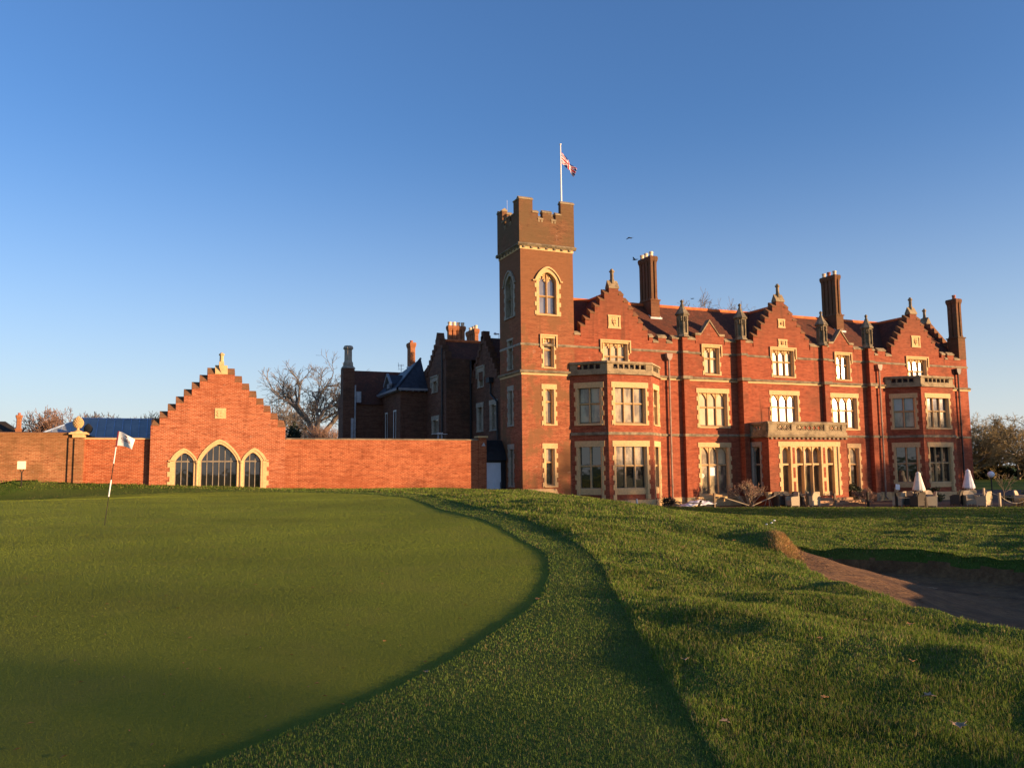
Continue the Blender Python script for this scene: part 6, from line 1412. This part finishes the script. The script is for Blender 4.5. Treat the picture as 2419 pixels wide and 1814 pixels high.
for i in range(n + 1):                       # white sheet lying crumpled in front of the wall
    for j in range(n + 1):
        u, v = i / n - .5, j / n - .5; hh = 0.30 * max(0, 1 - (u * 2) ** 2) * max(0, 1 - (v * 2) ** 2) + 0.07 * math.sin(i * 1.7 + j * .6) * math.sin(j * 1.3 + i * .4); P[i, j] = q.pt(11.85 + 2.3 * u, -1.5 + 1.0 * v - .25 * u, -2.52 + max(0.0, hh) + 0.16 * (u + .5))
for i in range(n):
    for j in range(n): q.f.append([P[i, j], P[i + 1, j], P[i + 1, j + 1], P[i, j + 1]]); q.mi.append(0)
o = q.build('dust_sheet', 'canvas_white', smooth=True, loc=(11.8, -1.5, -2.5)); tag(o, 'crumpled white sheet lying before the wall left of the shaded window', 'sheet'); m = o.modifiers.new('t', 'SOLIDIFY'); m.thickness = 0.01
q = MB(WORLD); z = float(terrain([6.3], [-3.2])[0][0]); q.tube([(6.3, -3.2, z - .05), (6.25, -3.2, z + 0.5)], 0.045, n=6); tag(q.build('marker_stake', 'white', loc=(6.3, -3.2, z)), 'short white stake in the grass before the left bay', 'stake')
q = MB(WORLD); z2 = z + 0.5; q.box(5.55, 6.55, -2.95, -2.7, z2, z2 + .02); q.tube([(5.65, -2.8, z - .1), (5.65, -2.8, z2)], 0.02, n=5); q.tube([(6.45, -2.8, z - .1), (6.45, -2.8, z2)], 0.02, n=5); tag(q.build('bird_table', 'wood', loc=(6, -2.8, z)), 'small flat shelf on thin legs behind the white stake', 'stand')
pt = thing('planter', 'pale urn on thin legs in the shade left of the porch corner', 'planter', (16.6, -2.9, TZ))
q = MB(WORLD); q.lathe(16.6, -2.9, [(0.13, -2.05), (0.2, -1.85), (0.23, -1.72), (0.25, -1.70), (0.25, -1.66), (0.2, -1.66)], 14); q.build('bowl', 'stone', pt)
q = MB(WORLD)
for k in range(3): a = k * 2.1; q.tube([(16.6 + .28 * math.cos(a), -2.9 + .28 * math.sin(a), TZ), (16.6 + .1 * math.cos(a), -2.9 + .1 * math.sin(a), -2.05)], 0.02, n=5)
q.build('legs', 'rail', pt)
leafy('round dark green bush at the right end of the front steps', 25.0, -1.6, TZ, 1.5, 1.9, 3, 'bush', 2600, 0.09, 'round_shrub', 0.03)
leafy('low green plant before the right bay window', 31.2, -3.6, TZ, 1.1, 1.8, 9, 'bush', 1200, 0.09, 'low_shrub', 0.03)
leafy('low plant behind the rope posts at the right edge', 31.0, -10.2, TZ, 0.9, 2.6, 19, 'bush', 1400, 0.09, 'low_shrub', 0.03)
tree('bare pale-stemmed shrub in the shade left of the porch', 15.7, -2.0, TZ, 1.9, 7, fork=0.1, r=0.035, mx=4, spread=0.4, stems=5, rmin=0.012, bark='rail', twig='twig_red', name='bare_shrub', Lk=0.35)
tree('wiry bare shrub below the left drainpipe', 8.9, -2.3, -2.5, 0.8, 17, fork=0.05, r=0.02, mx=4, spread=0.6, stems=7, rmin=0.009, bark='wood_dark', twig='wood_dark', name='bare_shrub', Lk=0.35)
tree('thin bare sapling at the right edge of the terrace', 28.4, -11.0, TZ, 2.1, 27, fork=0.3, r=0.025, mx=3, spread=0.3, rmin=0.01, bark='bark', twig='bark', name='bare_sapling_tree')
tree('reddish bare shrub left of the parasol chairs', 23.6, -4.4, TZ, 1.2, 37, fork=0.05, r=0.02, mx=4, spread=0.5, stems=7, rmin=0.010, bark='twig_red', twig='twig_red', name='bare_shrub', Lk=0.35)
x = rng.normal(29.3, .35, 900); y = rng.normal(-12.0, .3, 900); sx = blades('straw_clump', x, y, 0.55, 0.02, rng, [(0.42, 0.29, 0.13), (0.36, 0.25, 0.1)], 0.6, z=np.full(900, TZ)); 
del sx['kind']; tag(sx, 'tuft of dry straw-coloured grass at the right edge of the terrace', 'grass clump')
lp = thing('globe_lamp', 'white globe lamp on a dark post beyond the mansion corner', 'lamp', (36.0, -4.4, TZ))
q = MB(WORLD); q.tube([(36, -4.4, TZ), (36, -4.4, -0.95)], 0.045, n=8); q.build('post', 'black', lp); q = MB(WORLD); q.ico((36.0, -4.4, -0.70), 0.25); q.build('globe', 'globe', lp, smooth=True)
q = MB(WORLD); q.box(22.2, 22.6, -2.1, -2.06, -1.75, -1.35)
q2 = MB(Fr((30.35, -0.95, 0), (1, 0, 0), (0, -1, 0))); q2.prism_w([(-0.22, -1.75), (0.2, -1.80), (0.24, -1.4), (-0.18, -1.35)], 0, 0.03); tag(q2.build('notice_board', 'white', loc=(30.35, -.95, -1.6)), 'small white board leaning by the right drainpipe', 'board')
# things on and behind the panes
q = MB(F); q.box(14.2, 14.72, -0.255, -0.25, -0.55, 0.02); tag(q.build('paper_notice', 'paper', loc=(14.4, .25, -.3)), 'white paper notice inside the shaded ground floor window', 'notice')
q = MB(F); c, zc_ = 13.62, -0.55
for k in range(8):
    a = k * math.pi / 4; q.lathe(c + 0.13 * math.cos(a), -0.25, [(0.005, zc_ + .13 * math.sin(a) - .06), (0.06, zc_ + .13 * math.sin(a)), (0.005, zc_ + .13 * math.sin(a) + .06)], 6)
q.lathe(c, -0.25, [(.01, zc_ - .1), (.09, zc_), (.01, zc_ + .1)], 8); tag(q.build('paper_snowflake', 'paper', loc=(c, .25, zc_)), 'pale star-shaped decoration in the left light of the shaded window', 'decoration')
# open casement on the balcony that throws the sun back
cs = MB(Fr((19.78, -0.02, 0), (math.cos(R(-1.4)), math.sin(R(-1.4)), 0), (math.sin(R(-1.4)), -math.cos(R(-1.4)), 0)))

# ------------------------------------------------------------------ golf pin
gxp, gyp = -22.05, -26.75; gzp = float(terrain([gxp], [gyp])[0][0]); RT = Vector((0.9213, -0.3886, 0))
pin = thing('flagstick', 'black and white banded golf flagstick leaning over the putting green', 'flagstick', (gxp, gyp, gzp))
B0 = Vector((gxp, gyp, gzp)); T0 = B0 + RT * 0.235 + Vector((0, 0, 2.13)); q = MB(WORLD)
def onp(t): return tuple(B0.lerp(T0, t))
for a, b, c, r_ in ((-0.02, 0.303, 1, .008), (0.303, .48, 0, .0145), (.48, .654, 1, .0095), (.654, .83, 0, .0115), (.83, 1.0, 2, .014)): q.cur = c; q.tube([onp(a), onp(b)], r_, n=8)
q.build('stick', ['white', 'wood_dark', 'maroon'], pin)
q = MB(WORLD); nu, nv = 56, 48; P = {}; UPp = (T0 - B0).normalized(); sd = Vector((0.3886, 0.9213, 0))
for i in range(nu + 1):
    for j in range(nv + 1):
        u, v = i / nu, j / nv; p = T0 + RT * (0.37 * u) - UPp * (0.33 * (1 - v)) * (1 - .3 * u) + Vector((0, 0, -0.14 * u ** 1.5 - 0.10 * u * (v < 2) + 0.05 * u)) + sd * (0.05 * math.sin(u * 5 + v * 2.2) * u)
        P[i, j] = q.pt(*p)
def mark(u, v):
    if u < 0.06: return 1
    if 0.44 < u < 0.60 and 0.80 < v < 0.88: return 1
    if 0.30 < u < 0.86 and 0.42 < v < 0.47: return 1
    if 0.24 < u < 0.84 and 0.50 < v < 0.72: 
        k = ((u - 0.24) / 0.6 * 8) % 1
        if k < 0.55 and v < 0.58 + 0.14 * (0.5 + 0.5 * math.sin(u * 40)): return 1
    if 0.26 < u < 0.66 and 0.28 < v < 0.38 and int(u * 60) % 3 != 0 and int(v * 48) % 2 == 0: return 1
    return 0
for i in range(nu):
    for j in range(nv): q.f.append([P[i, j], P[i + 1, j], P[i + 1, j + 1], P[i, j + 1]]); q.mi.append(mark((i + .5) / nu, (j + .5) / nv))
M['pinflag'] = plain('pin_flag_cloth', (0.80, 0.77, 0.72), 0.8, .04)
o = q.build('flag', ['pinflag', 'maroon'], pin, smooth=True, fix=False); m = o.modifiers.new('t', 'SOLIDIFY'); m.thickness = 0.003
# ------------------------------------------------------------------ birds
def bird(x, y, z, rz, flap, label):
    q = MB(WORLD); q.v = [Vector(v) for v in ((0, .2, 0), (0.04, .06, .03), (-.04, .06, .03), (0, .06, -.04), (0.05, -.1, .03), (-.05, -.1, .03), (0, -.1, -.04), (.05, -.3, 0), (-.05, -.3, 0), (.16, .08, flap * .6), (.40, -.06, flap), (.14, -.06, flap * .5), (-.16, .08, flap * .6), (-.40, -.06, flap), (-.14, -.06, flap * .5))]
    q.f = [[0, 1, 2], [0, 1, 3], [0, 2, 3], [1, 4, 5, 2], [1, 4, 6, 3], [2, 5, 6, 3], [4, 7, 8, 5], [4, 7, 6], [5, 8, 6], [6, 7, 8], [1, 9, 11, 4], [9, 10, 11], [2, 12, 14, 5], [12, 13, 14]]; q.mi = [0] * len(q.f)
    o = q.build('bird', 'bird'); o.location = (x, y, z); o.rotation_euler = (0, 0, rz); tag(o, label, 'bird', 'black birds over the roof')
bird(10.55, 4.00, 16.92, 1.9, -0.05, 'black bird gliding high right of the tower')
bird(10.95, 4.00, 15.30, 0.6, 0.15, 'black bird flapping beside the first tall chimney')
bird(35.06, 31.00, 19.36, 0.3, 0.00, 'black bird perched in the tree top behind the roof')
bird(36.15, 31.00, 19.23, 1.2, 0.00, 'black bird perched low in the tree behind the roof')
